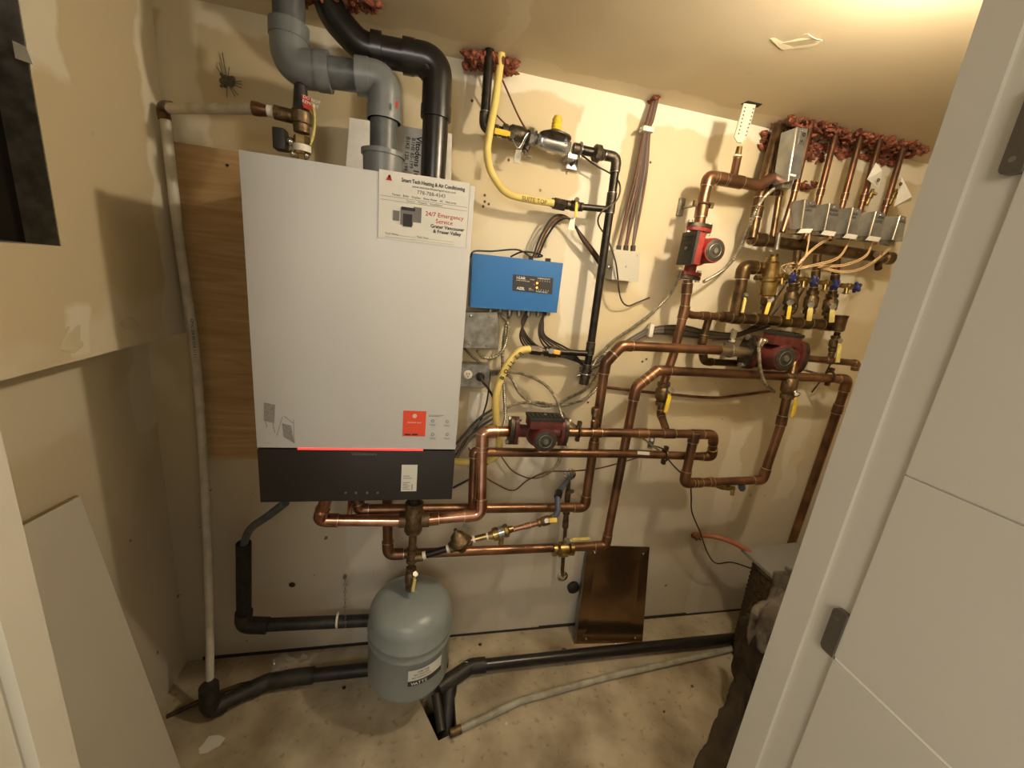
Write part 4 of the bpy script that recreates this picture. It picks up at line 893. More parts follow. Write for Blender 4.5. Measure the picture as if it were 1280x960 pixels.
ballvalve('small ball valve with yellow lever at the end of the feed line', W(672, 654, YT), W(692, 648, YT), .0105, W(683, 651, YT - .025), W(696, 650, YT - .028), 'bronze', 'yellow_h')
gs = thing('grey_feed_pipe', 'blue grey jointed feed pipe rising to the wall escutcheon', 'pipe', W(696, 640, YT + .02))
MB().tube(fillet([W(692, 648, YT), W(697, 640, YT + .02), W(697, 617, YT + .06), W(711, 598, -.06), W(712, 592, 0)], .012), .0095, 12).build('tube', 'blue_grey', gs)
MB().hexn(W(697, 622, YT + .05), W(699, 614, YT + .07), .013).build('coupling', 'black_iron', gs)
es = thing('escutcheon', 'round chrome wall escutcheon above the horizontal copper pipes', 'escutcheon', W(712, 593, 0))
MB().lathe(W(712, 593, -.001), (0, -1, 0), [(0, .026), (.004, .025), (.012, .012), (.012, .009)], 26).build('escutcheon_plate', 'chrome', es)
es = thing('escutcheon', 'round chrome wall escutcheon left of the dark leaning plate', 'escutcheon', W(703, 720, 0))
MB().lathe(W(703, 720, -.001), (0, -1, 0), [(0, .024), (.004, .023), (.01, .012), (.01, .009)], 26).build('escutcheon_plate', 'chrome', es)
gv = thing('wall_pipe', 'vertical bronze wall pipe joining both escutcheons', 'pipe', W(705, 650, -.045))
MB().tube(fillet([W(712, 594, 0), W(711, 600, -.045), W(703, 712, -.045), W(703, 720, -.0)], .012), .0075, 12).build('tube', 'copper_dark', gv)
MB().lathe(W(710, 613, -.045), W(705, 680, -.045) - W(710, 613, -.045), [(0, .009), (.02, .011), (.045, .011), (.05, .009), (.075, .009), (.08, .014), (.1, .014), (.105, .01), (.14, .012), (.16, .012)], 14).build('valve_body', 'bronze', gv)
MB().cyl(W(711, 615, -.05), W(716, 614, -.07), .007).build('test_port', 'galv', gv)
ballvalve('brass valve with flat yellow lever on the lowest copper pipe', W(691, 687, -.165), W(716, 686, -.165), .0185, W(709, 676, -.17), W(737, 674, -.172), 'brass', 'yellow_pale', hw=.012)
rp_ = thing('rubber_plug', 'black round rubber plug in the wall below the brass valve', 'plug', W(716, 733, 0))
MB().lathe(W(716, 733, -.001), (0, -1, 0), [(0, .026), (.012, .026), (.016, .02), (.016, 0)], 24).build('plug_disc', 'black_plastic', rp_)
# expansion tank
xk = xt + .006
tk = thing('expansion_tank', 'grey domed expansion tank with maker label below the boiler', 'tank', (xk, YT, .09))
tz = W(519, 736, YT).z; zb = .148; Rr = .128; HT = tz - .015 - zb
ballvalve('tank valve with yellow lever just above the expansion tank', (xt, YT, zt2 - .004), (xt, YT, tz + .002), .0125, (xt + .012, YT - .02, zt2 - .012), (xt + .006, YT - .028, tz + .018), 'bronze', 'yellow_pale', hw=.010)
prof = [(0, 0)]
dome = .08; db = .04
def sup(k, n): t = k / n * PI / 2; return (math.sin(t) ** .66, math.cos(t) ** .72 if k < n else 0)
for k in range(1, 11): q = sup(k, 10); prof.append((db * (1 - q[1]), Rr * q[0]))
mid = db + (HT - db - dome) * .86
prof += [(mid - .035, Rr), (mid - .032, Rr + .0018), (mid - .027, Rr + .0018), (mid - .024, Rr), (mid - .004, Rr), (mid, Rr + .003), (mid + .006, Rr + .003), (mid + .01, Rr)]
for k in range(9, 0, -1): q = sup(k, 10); prof.append((HT - dome * (1 - q[1]), Rr * q[0]))
prof.append((HT, 0))
MB().lathe((xk, YT, zb), (0, 0, 1), prof, 48).build('shell', 'tankgrey', tk)
MB().cyl((xk, YT, zb + HT - .004), (xk, YT, zb + HT + .012), .016, seg=16).cyl((xk, YT, zb + HT - .004), (xk, YT, zb + HT + .004), .026, seg=20).build('inlet', 'tankgrey', tk)
def tank_patch(th0, th1, za, zb_, R_, m, nm, par, n=14):
    mb = MB()
    for k in range(n):
        t0, t1 = th0 + (th1 - th0) * k / n, th0 + (th1 - th0) * (k + 1) / n
        f = lambda t, z: Vector((xk + R_ * math.sin(t), YT - R_ * math.cos(t), z))
        mb.quad([f(t0, za), f(t1, za), f(t1, zb_), f(t0, zb_)])
    return mb.build(nm, m, par)
def fnd(px, py):
    d_ = ray(px, py); o = CAM - Vector((xk, YT, 0)); a = d_.x ** 2 + d_.y ** 2; b = 2 * (o.x * d_.x + o.y * d_.y); c = o.x ** 2 + o.y ** 2 - Rr ** 2
    D = b * b - 4 * a * c; t = (-b - math.sqrt(max(D, 0))) / 2 / a; P_ = CAM + d_ * t; return math.atan2(P_.x - xk, -(P_.y - YT)), P_.z
t0, za = fnd(509.5, 858); t1, zb2 = fnd(551, 826); t0b, zc2 = fnd(509.5, 840)
lz = max(za, zb + .028); LHt = .058
tl = tank_patch(t0, t1, lz, lz + LHt, Rr + .0012, 'paper', 'maker_label', tk)
tank_patch(t0, t1, lz, lz + LHt * .32, Rr + .0018, 'panel_black', 'label_band', tl)
def tank_text(body, u0, zz, size, m):
    th = t0 + (t1 - t0) * u0
    for ch in body:
        t = Vector((math.cos(th), math.sin(th), 0)); o = Vector((xk + (Rr + .0022) * math.sin(th), YT - (Rr + .0022) * math.cos(th), zz))
        if ch != ' ': text_on(tl, ch, o, t, Z_, size, m, bold=.02)
        th += size * (.68 if ch != ' ' else .4) / Rr
tank_text('WATTS', .08, lz + .004, .015, 'ink_white'); tank_text('ASME TANK', .25, lz + .048, .006, 'ink'); tank_text('MAX PRESSURE', .15, lz + .038, .006, 'ink_grey'); tank_text('MAX TEMPERATURE', .1, lz + .028, .006, 'ink_grey')

# ------------------------------------------------------------------ condensate and drains
cable('grey condensate hose from boiler underside into the black insulation', [W(357, 628, -.26), W(335, 645, -.22), W(314, 660, -.17), W(306, 676, -.13), W(305, 690, -.12)], .011, 'grey_pvc_dark', 'hose', 'condensate_hose', seg=12)
cd1 = thing('insulated_drain', 'black foam covered drain pipe turning right below the boiler', 'pipe', W(305, 785, -.12))
MB().tube([W(304.5, 679, -.12), W(305, 775, -.12)], .021, 18).build('insulation', 'foam_ins', cd1)
MB().tube(fillet([W(305, 765, -.12), W(304, 781, -.12), W(335, 782, -.12)], .03), .0255, 18).build('elbow', 'abs_dusty', cd1)
MB().tube([W(322, 781.5, -.12), W(520, 773, -.10)], .0205, 18).build('tube', 'abs_dusty', cd1)
MB().torus(W(422, 775, -.115), (1, 0, 0), .022, .004).build('pipe_strap', 'white_plastic', cd1)
ch = thing('hanger_chain', 'thin metal hanger chain holding the black drain pipe', 'chain', W(432, 735, -.06))
c_ = MB(); P0, P1 = W(431, 722, -.02), W(432, 783, -.145)
for k in range(14):
    q = P0.lerp(P1, k / 13); c_.torus(q, (1, 0, 0) if k % 2 else (0, 1, 0), .0045, .001, 10)
c_.build('chain_links', 'galv', ch); MB().cyl(W(431, 722, 0), W(431, 720, -.012), .006).build('hook', 'galv', ch)
dn1 = thing('floor_drain_pipe', 'black floor drain pipe with cup receiving the white pipe', 'pipe', WZ(262, 893, .03))
f0 = WZ(262, 897, .0); y0_ = f0.y
pa = [W(261, 862, y0_), W(264, 888, y0_), W(330, 852, -.14), W(375, 850, -.13), W(560, 832, -.15)]
pa[1].z = .035; pa[2] = WZ(335, 852, .035); pa[3] = WZ(372, 846, .035); pa[4] = WZ(560, 826, .035)
MB().tube(fillet(pa, .03), .022, 18).build('tube', 'abs_dusty', dn1)
MB().cyl(W(261, 858, y0_), W(262, 880, y0_), .0265, .0275, 20).build('cup', 'abs_dusty', dn1)
MB().tube(fillet([pa[1].lerp(pa[0], .5), pa[1], pa[1].lerp(pa[2], .25)], .035), .0275, 18).build('elbow', 'abs_dusty', dn1)
MB().tube(fillet([pa[2].lerp(pa[1], .3), pa[2], pa[3], pa[3].lerp(pa[4], .1)], .04), .0265, 18).build('elbow', 'abs_dusty', dn1)
dn2 = thing('floor_drain_pipe', 'shiny black drain pipe along the floor toward the basket', 'pipe', WZ(585, 835, .03))
pb = [WZ(548, 860, .02), WZ(588, 833, .035), WZ(760, 814, .035), WZ(935, 796, .035)]
MB().tube(fillet(pb, .03), .0205, 18).build('tube', 'abs', dn2)
MB().tube(fillet([pb[0], pb[1], pb[1].lerp(pb[2], .1)], .03), .026, 18).build('elbow', 'abs_dusty', dn2)
q = WZ(578, 828, .045); MB().tube(spline([q, q + Vector((.015, -.012, .012)), q + Vector((.03, -.01, .006)), q + Vector((.045, -.016, .01))]), .003, 6).build('glue_drip', 'paper', dn2)
dn3 = thing('drain_standpipe', 'black drain standpipe dropping into the floor pit', 'pipe', WZ(555, 900, -.05))
MB().tube([WZ(562, 850, .0) + Vector((0, 0, .03)), WZ(561, 912, 0) + Vector((-.004, .0, -.10))], .0265, 18).build('tube', 'abs_dusty', dn3)
MB().tube([WZ(545, 868, .01), WZ(552, 915, -.03)], .016, 14).build('branch', 'abs_dusty', dn3)
tag(MB().tube([WZ(572, 913, .0125), WZ(650, 876, .0125), WZ(760, 846, .0125), WZ(925, 809, .0125)], .0115, 14).build('grey_pipe', 'pvc_floor', base=WZ(572, 913, 0)), 'pale grey plastic pipe lying across the floor from the pit', 'pipe')
el2 = thing('brass_stub', 'dirty brass stub at the pit end of the grey pipe', 'fitting', WZ(572, 913, 0)); MB().cyl(WZ(562, 917, .0125), WZ(576, 911, .0125), .0135).build('stub', 'bronze', el2)
tag(MB().tube([WZ(208, 896, .006), WZ(258, 872, .01), WZ(300, 856, .012), WZ(345, 847, .012)], .0065, 10).build('thin_pipe', 'copper_dark', base=WZ(208, 896, 0)), 'thin dull copper pipe on the floor behind the black cup', 'pipe')
# crumpled clear film
fm = MB(); rnd = random.Random(5); G = 9; A = WZ(345, 838, .03); vs_ = {}
for i in range(G):
    for j in range(G):
        q = A.lerp(W(400, 835, -.06), i / (G - 1)) + Vector((0, 0, j / (G - 1) * .075)); vs_[i, j] = fm.bm.verts.new(q + Vector((rnd.uniform(-.01, .01), rnd.uniform(-.02, .02), rnd.uniform(-.01, .01))) - Vector((0, .01 + .03 * (1 - j / G), 0)))
for i in range(G - 1):
    for j in range(G - 1): fm.bm.faces.new([vs_[i, j], vs_[i + 1, j], vs_[i + 1, j + 1], vs_[i, j + 1]])
tag(fm.build('plastic_film', 'film', smooth=False, base=A), 'crumpled clear plastic film behind the black floor drain', 'wrapping')
# rubble, spots on floor
rnd = random.Random(11)
for k, (px, py, s_) in enumerate(((264, 930, .03), (770, 806, .006), (705, 812, .008), (633, 905, .005), (865, 858, .006), (830, 890, .005), (430, 860, .006), (600, 806, .006))):
    c = WZ(px, py, .001); mb = MB(); n = 12; mb.slab([c + Vector((math.cos(2 * PI * i / n) * s_ * rnd.uniform(.7, 1.3), math.sin(2 * PI * i / n) * s_ * .8 * rnd.uniform(.7, 1.2), 0)) for i in range(n)], (0, 0, .0015 if k == 0 else .004))
    lbsx = ['pale plaster splash on the floor near the black cup', 'tiny plaster crumb near the dark plate', 'plaster crumb at the foot of the wall', 'plaster crumb beside the grey floor pipe', 'small brown crumb right of the grey pipe', 'small crumb before the grey floor pipe', 'dark crumb left of the tank', 'small crumb behind the shiny drain pipe']
    tag(mb.build('plaster_splash' if k == 0 else 'rubble_crumb', 'paper' if k in (0, 1, 3) else 'copper_dark', smooth=False, base=c), lbsx[k], 'debris', group=None if k == 0 else 'floor crumbs')

# ------------------------------------------------------------------ dark plate
pm = thing('dark_plate', 'dark glossy metal plate leaning against the wall', 'panel', WZ(803, 803, 0))
a, b, c, d = WZ(720, 805, 0), WZ(803, 803, 0), W(812, 684, -.008), W(735, 682, -.008)
nn = (b - a).cross(d - a).normalized(); nn = nn if nn.y < 0 else -nn
MB().slab([a, b, c, d], -nn * .004).build('plate', 'mirror', pm, smooth=False)
MB().slab([a - Vector((.008, 0, 0)), a, d, d - Vector((.004, 0, 0))], -nn * .02).build('edge_flange', 'hinge', pm, smooth=False)
for (u, v_) in ((.12, .93), (.9, .93), (.14, .05), (.88, .05)): q = a.lerp(b, u).lerp(d.lerp(c, u), v_); MB().sph(q + nn * .001, .0045).build('screw', 'chrome', pm)

# ------------------------------------------------------------------ basket, lid and cloths (right)
bc = Vector((1.80, -.27, 0)); bk = thing('wicker_basket', 'dark woven wicker basket beside the right door jamb', 'basket', bc)
zb_ = .455
wv = MB(); NS = 64; rows = 44
def bpt(i, zz, o=0):
    a = 2 * PI * i / NS; sx, sy = .115 + .04 * zz, .12 + .03 * zz; e = .5
    cx_, cy_ = math.cos(a), math.sin(a); f = (abs(cx_) ** (1 / e) + abs(cy_) ** (1 / e)) ** -e
    return Vector((bc.x + cx_ * f * (sx + o), bc.y + cy_ * f * (sy + o), zz))
ringsv = []
for j in range(rows + 1):
    z_ = .005 + (zb_ - .005) * j / rows; ringsv.append([wv.bm.verts.new(bpt(i, z_, .0035 * (1 if (i // 2 + j) % 2 else -1))) for i in range(NS)])
for a_, b_ in zip(ringsv, ringsv[1:]):
    for i in range(NS): wv.bm.faces.new([a_[i], a_[(i + 1) % NS], b_[(i + 1) % NS], b_[i]])
wv.bm.faces.new(ringsv[0]); wv.build('woven_body', 'wicker', bk)
MB().tube([bpt(i, zb_) for i in range(NS + 1)], .009, 8, rib=.25).build('rim', 'wicker', bk)
ld = thing('storage_lid', 'flat grey lid resting on top of the wicker basket', 'lid', (bc.x, bc.y, zb_))
lq = [WZ(944, 698, zb_ + .016), WZ(958, 708, zb_ + .016), WZ(985, 704, zb_ + .016), WZ(990, 690, zb_ + .016), WZ(944, 694, zb_ + .016)]
MB().slab([Vector((1.66, -.15, zb_ + .01)), Vector((1.66, -.37, zb_ + .01)), Vector((1.95, -.39, zb_ + .01)), Vector((1.95, -.13, zb_ + .01))], (0, 0, .012)).build('lid_panel', 'lid', ld, smooth=False)
def drape(name, label, rows_, m, seed, thick=.004, amp=.012):
    "cloth sheet through rows of control points"
    rnd = random.Random(seed); cols = [spline(rw, 5) for rw in rows_]; K = len(cols[0]); lines = [spline([c[k] for c in cols], 6) for k in range(K)]
    mb = MB(); vv = []
    for k, ln in enumerate(lines):
        vv.append([mb.bm.verts.new(p_ + Vector((math.sin(k * .9 + i * .35) * amp, math.cos(k * 1.3 + i * .2) * amp, math.sin(k * .5 + i * .6) * amp * .4))) for i, p_ in enumerate(ln)])
    for a_, b_ in zip(vv, vv[1:]):
        for i in range(len(a_) - 1): mb.bm.faces.new([a_[i], a_[i + 1], b_[i + 1], b_[i]])
    o = mb.build(name, m, base=rows_[0][0]); tx = bpy.data.textures.new('folds', 'CLOUDS'); tx.noise_scale = .045; ss = o.modifiers.new('f', 'SUBSURF'); ss.levels = ss.render_levels = 1; dm = o.modifiers.new('d', 'DISPLACE'); dm.texture = tx; dm.strength = .035; dm.mid_level = .5
    sd = o.modifiers.new('s', 'SOLIDIFY'); sd.thickness = thick
    return tag(o, label, 'cloth')
drape('draped_cloth', 'crumpled grey cloth hanging over the basket front', [
    [W(972, 716, -.42), W(990, 712, -.45), W(1010, 700, -.47)],
    [W(960, 745, -.43), W(985, 745, -.47), W(1005, 745, -.5)],
    [W(940, 762, -.44), W(962, 775, -.48), W(990, 775, -.5)],
    [W(930, 800, -.45), W(955, 812, -.49), W(975, 820, -.5)]], 'cloth_g', 3, amp=.016)
drape('draped_cloth', 'long dark brown cloth trailing from the basket onto the floor', [
    [W(928, 772, -.36), W(945, 770, -.42), W(985, 790, -.52)],
    [W(921, 810, -.38), W(940, 812, -.45), W(970, 830, -.54)],
    [W(913, 862, -.42), W(935, 870, -.5), W(955, 880, -.57)],
    [WZ(890, 905, .06), WZ(915, 920, .1), WZ(940, 930, .12)],
    [WZ(863, 962, .006), WZ(900, 985, .02), WZ(930, 1000, .03)]], 'cloth_b', 4, amp=.008)

oh = cable('orange hose curving out of the wall to the basket', [W(868, 668, 0), W(875, 669, -.05), W(895, 671, -.1), W(920, 680, -.14), W(945, 696, -.18)], .010, 'orange_hose', 'hose', 'orange_hose', seg=12)
foam('fire_caulk', 'red caulk patch on the wall around the orange hose', [(W(868, 669, -.003), .012)], .009, 12, 21)

# ------------------------------------------------------------------ wiring
yw = -.03
for k, dx in enumerate((-3, -1.5, 0, 1.2, 2.5, 4)):
    en = [773, 773.5, 782, 782.5, 791, 791.5][k]
    t = cable('brown white cable in the bundle from ceiling to pale junction box', [W(821 + dx * .8, 116, -.02 - k * .003), W(812 + dx, 150, -.03), W(808 + dx, 163, -.032), W(801 + dx * 1.8, 215, -.034), W(791 + dx * 2.4, 262, -.035), W(en, 307, -.035)], .0042, ('wire_brown', 'wire_grey', 'wire_brown', 'wire_dark', 'wire_grey', 'wire_brown')[k], group='cables into the pale junction box')
cs = thing('cable_strap', 'white strap holding the ceiling cable bundle', 'strap', W(808, 163, -.03))
MB().box(W(808.5, 162.5, -.036), (.036, .026, .014), bev=.003).build('strap_band', 'white_plastic', cs); MB().cyl(W(801, 163, -.042), W(801, 163, -.001), .003).cyl(W(816, 164, -.042), W(816, 164, -.001), .003).build('nail', 'galv', cs)
foam('fire_caulk', 'red brown caulk where the cable bundle leaves the ceiling', [(W(818, 122, -.02), .012)], .009, 16, 31)
cable('thin brown wire from ceiling caulk down to the regulator', [W(613, 68, -.05), W(628, 100, -.06), W(648, 145, -.07), W(660, 166, -.09)], .0026, 'wire_brown', 'wire', 'wire')
cable('thin brown wire crossing behind the yellow hose', [W(602, 118, -.02), W(620, 143, -.03), W(640, 163, -.06)], .0022, 'wire_brown', 'wire', 'wire')
cable('thin black wire from regulator along to the gas drop', [W(716, 185, -.08), W(742, 205, -.06), W(766, 219, -.07), W(775, 232, -.105), W(771, 250, -.105), W(752, 265, -.108), W(748, 280, -.09), W(760, 300, -.07), W(770, 330, -.075), (W(775, 370, -.06)), W(784, 382, -.03), W(797, 378, -.02), W(812, 372, -.02)], .0026, 'wire_dark', 'wire', 'wire')
for k in range(3):
    cable('dark cable arching from blue controller top over to the gas drop', [W(666 + k * 3, 322, -.04), W(676 + k * 4, 295, -.045), W(691 + k * 4, 272 + k * 2, -.05), W(708 + k * 3, 271 + k * 2, -.05), W(727, 293 + k * 3, -.045), W(742, 312 + k * 4, -.04), W(752, 326 + k * 5, -.03)], .0034, ('wire_dark', 'wire_brown', 'wire_black')[k], group='cables arching from the controller')
cable('black wire looping over the top left of the blue controller', [W(588, 322, -.07), W(593, 314, -.06), W(615, 314, -.05), W(645, 312, -.05), W(659, 318, -.045), W(664, 326, -.04)], .0026, 'wire_black', 'wire', 'wire')
cable('short black wire on top of the blue controller', [W(638, 321, -.04), W(652, 315, -.05), W(668, 316, -.05), W(678, 320, -.04), W(668, 322, -.04)], .0026, 'wire_black', 'wire', 'wire')
# bundle under controller
for k in range(10):
    t = k / 9; sx = 658 + t * 26 if k < 5 else 672 + (k - 5) * 3.4; 
    if k < 5: pts = [W(664 - k * 1.0, 386, -.035), W(654 - k * 1 + 2, 402, -.04), W(650 + k * 2.3, 420, -.045), W(657 + k * 4.5, 434, -.04), W(672 + k * 7, 440, -.03), W(735, 452 + k * 2, -.02)]
    else: pts = [W(683 - (k - 5), 388, -.035), W(675 + (k - 5), 404, -.04), W(674 + (k - 5) * 2, 420, -.045), W(682 + (k - 5) * 6, 434, -.04), W(700 + (k - 5) * 4, 441, -.03), W(740, 456 + (k - 5) * 3, -.02)]
    cable('thin dark cable fanning down under the blue controller', pts, .003, 'wire_dark' if k % 3 else 'wire_black', group='cables under the controller')
# trunk to right
for k in range(7):
    o = k * 1.7
    cable('grey cable of the trunk rising from gas tee to the manifold', [W(725, 460 + o, -.025), W(752, 446 + o * .8, -.03), W(780, 428 + o * .7, -.035), W(812, 411 + o * .6, -.035), W(850, 407 + o * 1.2, -.035), W(880, 413 + o * .9, -.035), W(915, 417 + o * .5, -.035), W(938, 410 + o * .5, -.035), W(962, 388 + o * 2, -.04)], .0036, 'wire_grey' if k % 3 else 'wire_dark', group='trunk of grey cables')
for (a, b, l_) in ((813, 413, 'white strap on the grey cable trunk, left end'), (916, 420, 'white strap on the grey cable trunk under the manifold')):
    t = thing('cable_strap', l_, 'strap', W(a, b, -.035)); MB().box(W(a, b, -.041), (.016, .018, .045), bev=.004).build('strap_band', 'white_plastic', t); MB().cyl(W(a, b - 9, -.045), W(a, b - 9, 0), .003).build('nail', 'galv', t)
cable('thin dark wire from trunk strap to the dull red pump box', [W(890, 425, -.04), W(920, 424, -.05), W(940, 426, -.09), W(951, 426, -.16)], .0022, 'wire_dark', 'wire', 'wire')
conduit('armoured conduit from bright red pump curving down left to the gas tee', [W(851, 336, -.17), W(846, 352, -.13), W(836, 370, -.08), W(815, 391, -.05), W(790, 410, -.05), W(762, 430, -.05), W(742, 455, -.05), W(735, 470, -.04)], .0066)
conduit('grey conduit arching from the large actuator down behind the bright pump', [W(987, 229, -.12), W(972, 233, -.11), (W(955, 247, -.13)), W(944, 265, -.12), W(932, 295, -.07), W(920, 320, -.06), W(902, 339, -.06), W(880, 352, -.09)], .0066)
conduit('armoured conduit from junction box looping right under the controller', [W(596, 437, -.035), W(603, 446, -.04), W(616, 447, -.045), W(628, 438, -.045), W(634, 420, -.045), W(634, 403, -.045), W(622, 388, -.04)])
conduit('grey conduit rising behind the boiler hose', [W(640, 388, -.025), W(633, 405, -.025), W(629, 430, -.025), W(628, 455, -.03), W(630, 490, -.04), W(631, 525, -.04), W(622, 545, -.05)])
conduit('armoured conduit arching from outlet box to the low pump', [W(611, 465, -.035), W(630, 464, -.04), W(655, 468, -.045), W(680, 480, -.06), W(695, 498, -.1), W(702, 520, -.15), W(704, 528, -.2)])
conduit('armoured conduit sagging below the outlet and up to the trunk', [W(611, 467, -.03), W(636, 470, -.03), W(650, 492, -.03), W(668, 505, -.03), W(690, 507, -.03), W(712, 497, -.03), W(735, 484, -.03), W(750, 462, -.03), W(757, 440, -.03)])
conduit('armoured conduit from behind the hose along to the trunk', [W(629, 512, -.03), W(645, 505, -.03), W(672, 503, -.03), W(700, 507, -.03), W(730, 499, -.03), W(746, 484, -.03), W(753, 465, -.03), W(764, 444, -.03)])
conduit('armoured conduit from low pump down to the wire join', [W(704, 530, -.13), W(703, 560, -.08), W(697, 580, -.05), W(684, 592, -.04), W(668, 598, -.03)])
cable('thin grey cable slanting to the header clamp', [W(703, 515, -.05), W(712, 526, -.06), W(722, 534, -.1)], .0028, 'wire_grey')
for k in range(4):
    cable('grey cable slanting down left behind the boiler edge', [W(622 - k * 2, 508 + k * 7, -.03), W(600, 522 + k * 6, -.04), W(582, 541 + k * 5, -.05), W(564, 562 + k * 8, -.06)], .0042, 'wire_grey' if k % 2 else 'wire_dark', group='cables behind the boiler edge')
cable('grey cable from behind boiler up to the trunk beside the outlet', [W(575, 430, -.025), W(592, 447, -.025), W(605, 457, -.03), W(615, 466, -.03)], .0042, 'wire_grey')
cable('thin black wire hanging from outlet area to the floor level', [W(612, 468, -.03), W(609, 500, -.03), W(600, 527, -.03), W(588, 545, -.04)], .0028, 'wire_black', 'wire', 'wire')
cable('thin brown sensor wire sagging under the lower return pipe', [W(586, 560, -.1), W(600, 590, -.08), W(622, 606, -.05), W(642, 613, -.04), W(660, 600, -.04), W(684, 590, -.03), W(712, 589, -.05), W(745, 586, -.12), W(770, 580, -.12), W(797, 572, -.12), W(808, 567, -.13)], .0024, 'wire_brown', 'wire', 'wire')
cable('thin brown wire loop below the low pump', [W(626, 570, -.02), W(640, 588, -.02), W(658, 597, -.02), W(668, 598, -.02)], .0024, 'wire_brown', 'wire', 'wire')
cable('thin black wire hanging from return pipe clamp down to the basket', [W(812, 556, -.04), W(830, 562, -.14), W(836, 575, -.15), W(850, 590, -.14), W(862, 598, -.17), W(864, 620, -.17), W(865, 640, -.14), W(875, 665, -.12), W(884, 690, -.1), W(895, 704, -.08), W(915, 703, -.08), W(940, 711, -.1)], .0026, 'wire_black', 'wire', 'wire')
wb = thing('wall_bracket', 'small galvanised wall bracket behind the lower return pipe', 'bracket', W(815, 553, 0)); MB().box(W(814, 552, -.004), (.022, .008, .05), bev=.002).cyl(W(815, 550, -.008), W(815, 550, -.02), .006).build('plate', 'galv', wb)
conduit('armoured conduit hanging from the dull red pump box', [W(952, 424, -.2), W(949, 432, -.21), W(949, 448, -.205), W(951, 465, -.19), W(957, 480, -.15), W(968, 490, -.08)], .006)
cn = thing('conduit_connector', 'shiny conduit connector on the dull red pump box', 'fitting', W(955, 426, -.19)); MB().sph(W(955, 426, -.195), .013, (1, 1, .8)).cyl(W(953, 427, -.2), W(949, 433, -.21), .009).build('connector_body', 'chrome', cn)
cable('old brown conduit bowed along the wall below the horizontal pipes', [W(757, 484, -.015), W(790, 488, -.015), W(830, 492, -.015), W(890, 497, -.015), W(925, 494, -.015), W(965, 489, -.015)], .0052, 'copper_old', 'conduit', 'conduit', seg=10)
cable('thin dark wire below the stub pipe near the jamb', [W(1038, 455, -.1), W(1030, 470, -.08), W(1015, 490, -.02)], .003, 'wire_dark', 'wire', 'wire')
cable('thin brown wire from pump tee to the right pipe clamp', [W(996, 460, -.1), W(1015, 466, -.08), W(1030, 467, -.1)], .0022, 'wire_brown', 'wire', 'wire')

# wall marks and small things
hm = MB(); rnd = random.Random(8); c = W(284, 103, -.002)
for k in range(26):
    a_ = rnd.uniform(0, 2 * PI); q = c + Vector((math.cos(a_) * rnd.uniform(0, .022), 0, math.sin(a_) * rnd.uniform(0, .025))); hm.sph(q, rnd.uniform(.002, .007), (1, .4, 1), seg=6)
for k in range(9):
    a_ = rnd.uniform(0, 2 * PI); hm.tube([c, c + Vector((math.cos(a_) * .035, -.004, math.sin(a_) * .035))], .0009, 5)
hm.tube([c, W(278, 66, -.006)], .0012, 5); hm.tube([c + Vector((-.006, 0, 0)), W(274, 78, -.006)], .001, 5)
pk = mat('grey_putty', (120, 112, 92), .8, 0, (84, 78, 64), 80); tag(hm.build('putty_patch', pk, base=c), 'grey putty plug with wires on the wall above the white pipe', 'patch')
def patch(label, pts, m='paper_w', off=(0, -.0012, 0), name='plaster_patch'):
    n_ = []
    for a_, b_ in zip(pts, pts[1:] + pts[:1]): n_ += [a_, a_.lerp(b_, .5) + Vector((rnd.uniform(-.004, .004), 0, rnd.uniform(-.004, .004)))]
    tag(MB().slab(n_, off).build(name, m, smooth=False, base=pts[0]), label, 'patch')
M['plaster'] = mat('dried_plaster', (214, 203, 172), .85, 0, (206, 194, 162), 20)
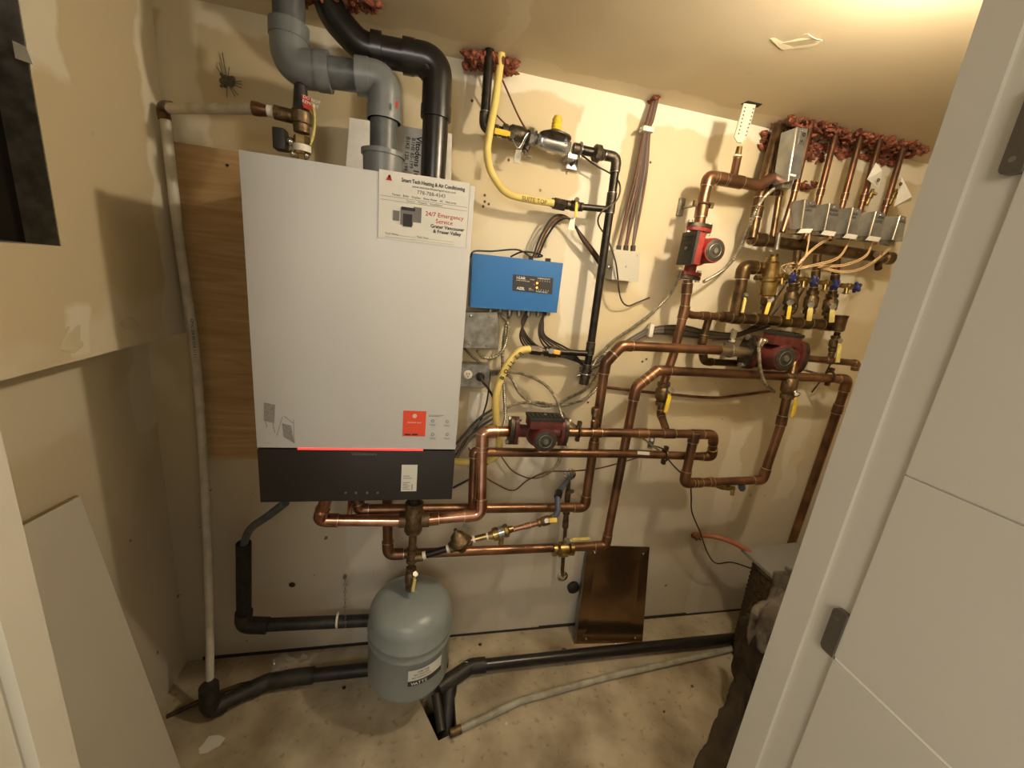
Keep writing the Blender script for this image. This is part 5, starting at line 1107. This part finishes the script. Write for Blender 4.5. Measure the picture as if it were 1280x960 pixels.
patch('pale plaster patch on the ceiling near the lamp', [WZ(963, 48, H), WZ(1010, 42, H), WZ(1028, 50, H), WZ(1010, 60, H), WZ(978, 62, H)], 'plaster', (0, 0, -.001))
patch('pale square patch on the wall behind the right drop pipe', [W(984, 582, 0), W(990, 566, 0), W(1005, 560, 0), W(1004, 572, 0), W(994, 584, 0)], 'plaster')
patch('pale plaster patch on the left wall above the ledge', [WX(74, 437, XU), WX(84, 408, XU), WX(100, 406, XU), WX(104, 432, XU), WX(92, 442, XU)], 'plaster', (.0012, 0, 0))
patch('smaller plaster patch on the left wall near the corner', [WX(150, 405, XU), WX(152, 395, XU), WX(165, 396, XU), WX(176, 408, XU), WX(172, 418, XU), WX(160, 412, XU)], 'plaster', (.0012, 0, 0))
dk = MB(); 
for (a_, b_) in ((606, 252), (604, 258), (606, 244), (611, 255), (636, 200), (709, 216), (590, 126), (813, 203), (676, 238), (365, 731), (803, 452), (738, 482), (740, 490), (735, 503), (808, 449)): dk.sph(W(a_, b_, -.0016), .004 if b_ != 731 else .011, (1, .1, 1), seg=8)
tag(dk.build('wall_specks', 'copper_dark', base=W(606, 252, 0)), 'scattered dark specks and nail holes across the back wall', 'marks', kind='stuff')
q = W(297, 202, -.0185); nl = MB().cyl((-.165, -.02, 1.645), (-.165, -.0185, 1.645), .0035, seg=10); tag(nl.build('screw_hole', 'black_plastic', base=(-.165, -.02, 1.645)), 'dark screw hole in the plywood near the boiler corner', 'hole')

# ------------------------------------------------------------------ hallway light and ambient
al = bpy.data.lights.new('hall_light', 'AREA'); al.shape = 'DISK'; al.size = .5; al.energy = 9.5; al.color = (1, .93, .82)
ao = bpy.data.objects.new('hall_light', al); col.objects.link(ao); ao.location = (.1, -2.3, 1.9); ao.rotation_euler = (math.radians(62), 0, math.radians(-12))
w = bpy.data.worlds.new('world'); bpy.context.scene.world = w; w.use_nodes = True
w.node_tree.nodes['Background'].inputs[0].default_value = (1, .91, .78, 1); w.node_tree.nodes['Background'].inputs[1].default_value = .5
sc_ = bpy.context.scene
sc_.view_settings.view_transform = 'Standard'; sc_.view_settings.look = 'None'; sc_.view_settings.exposure = .3
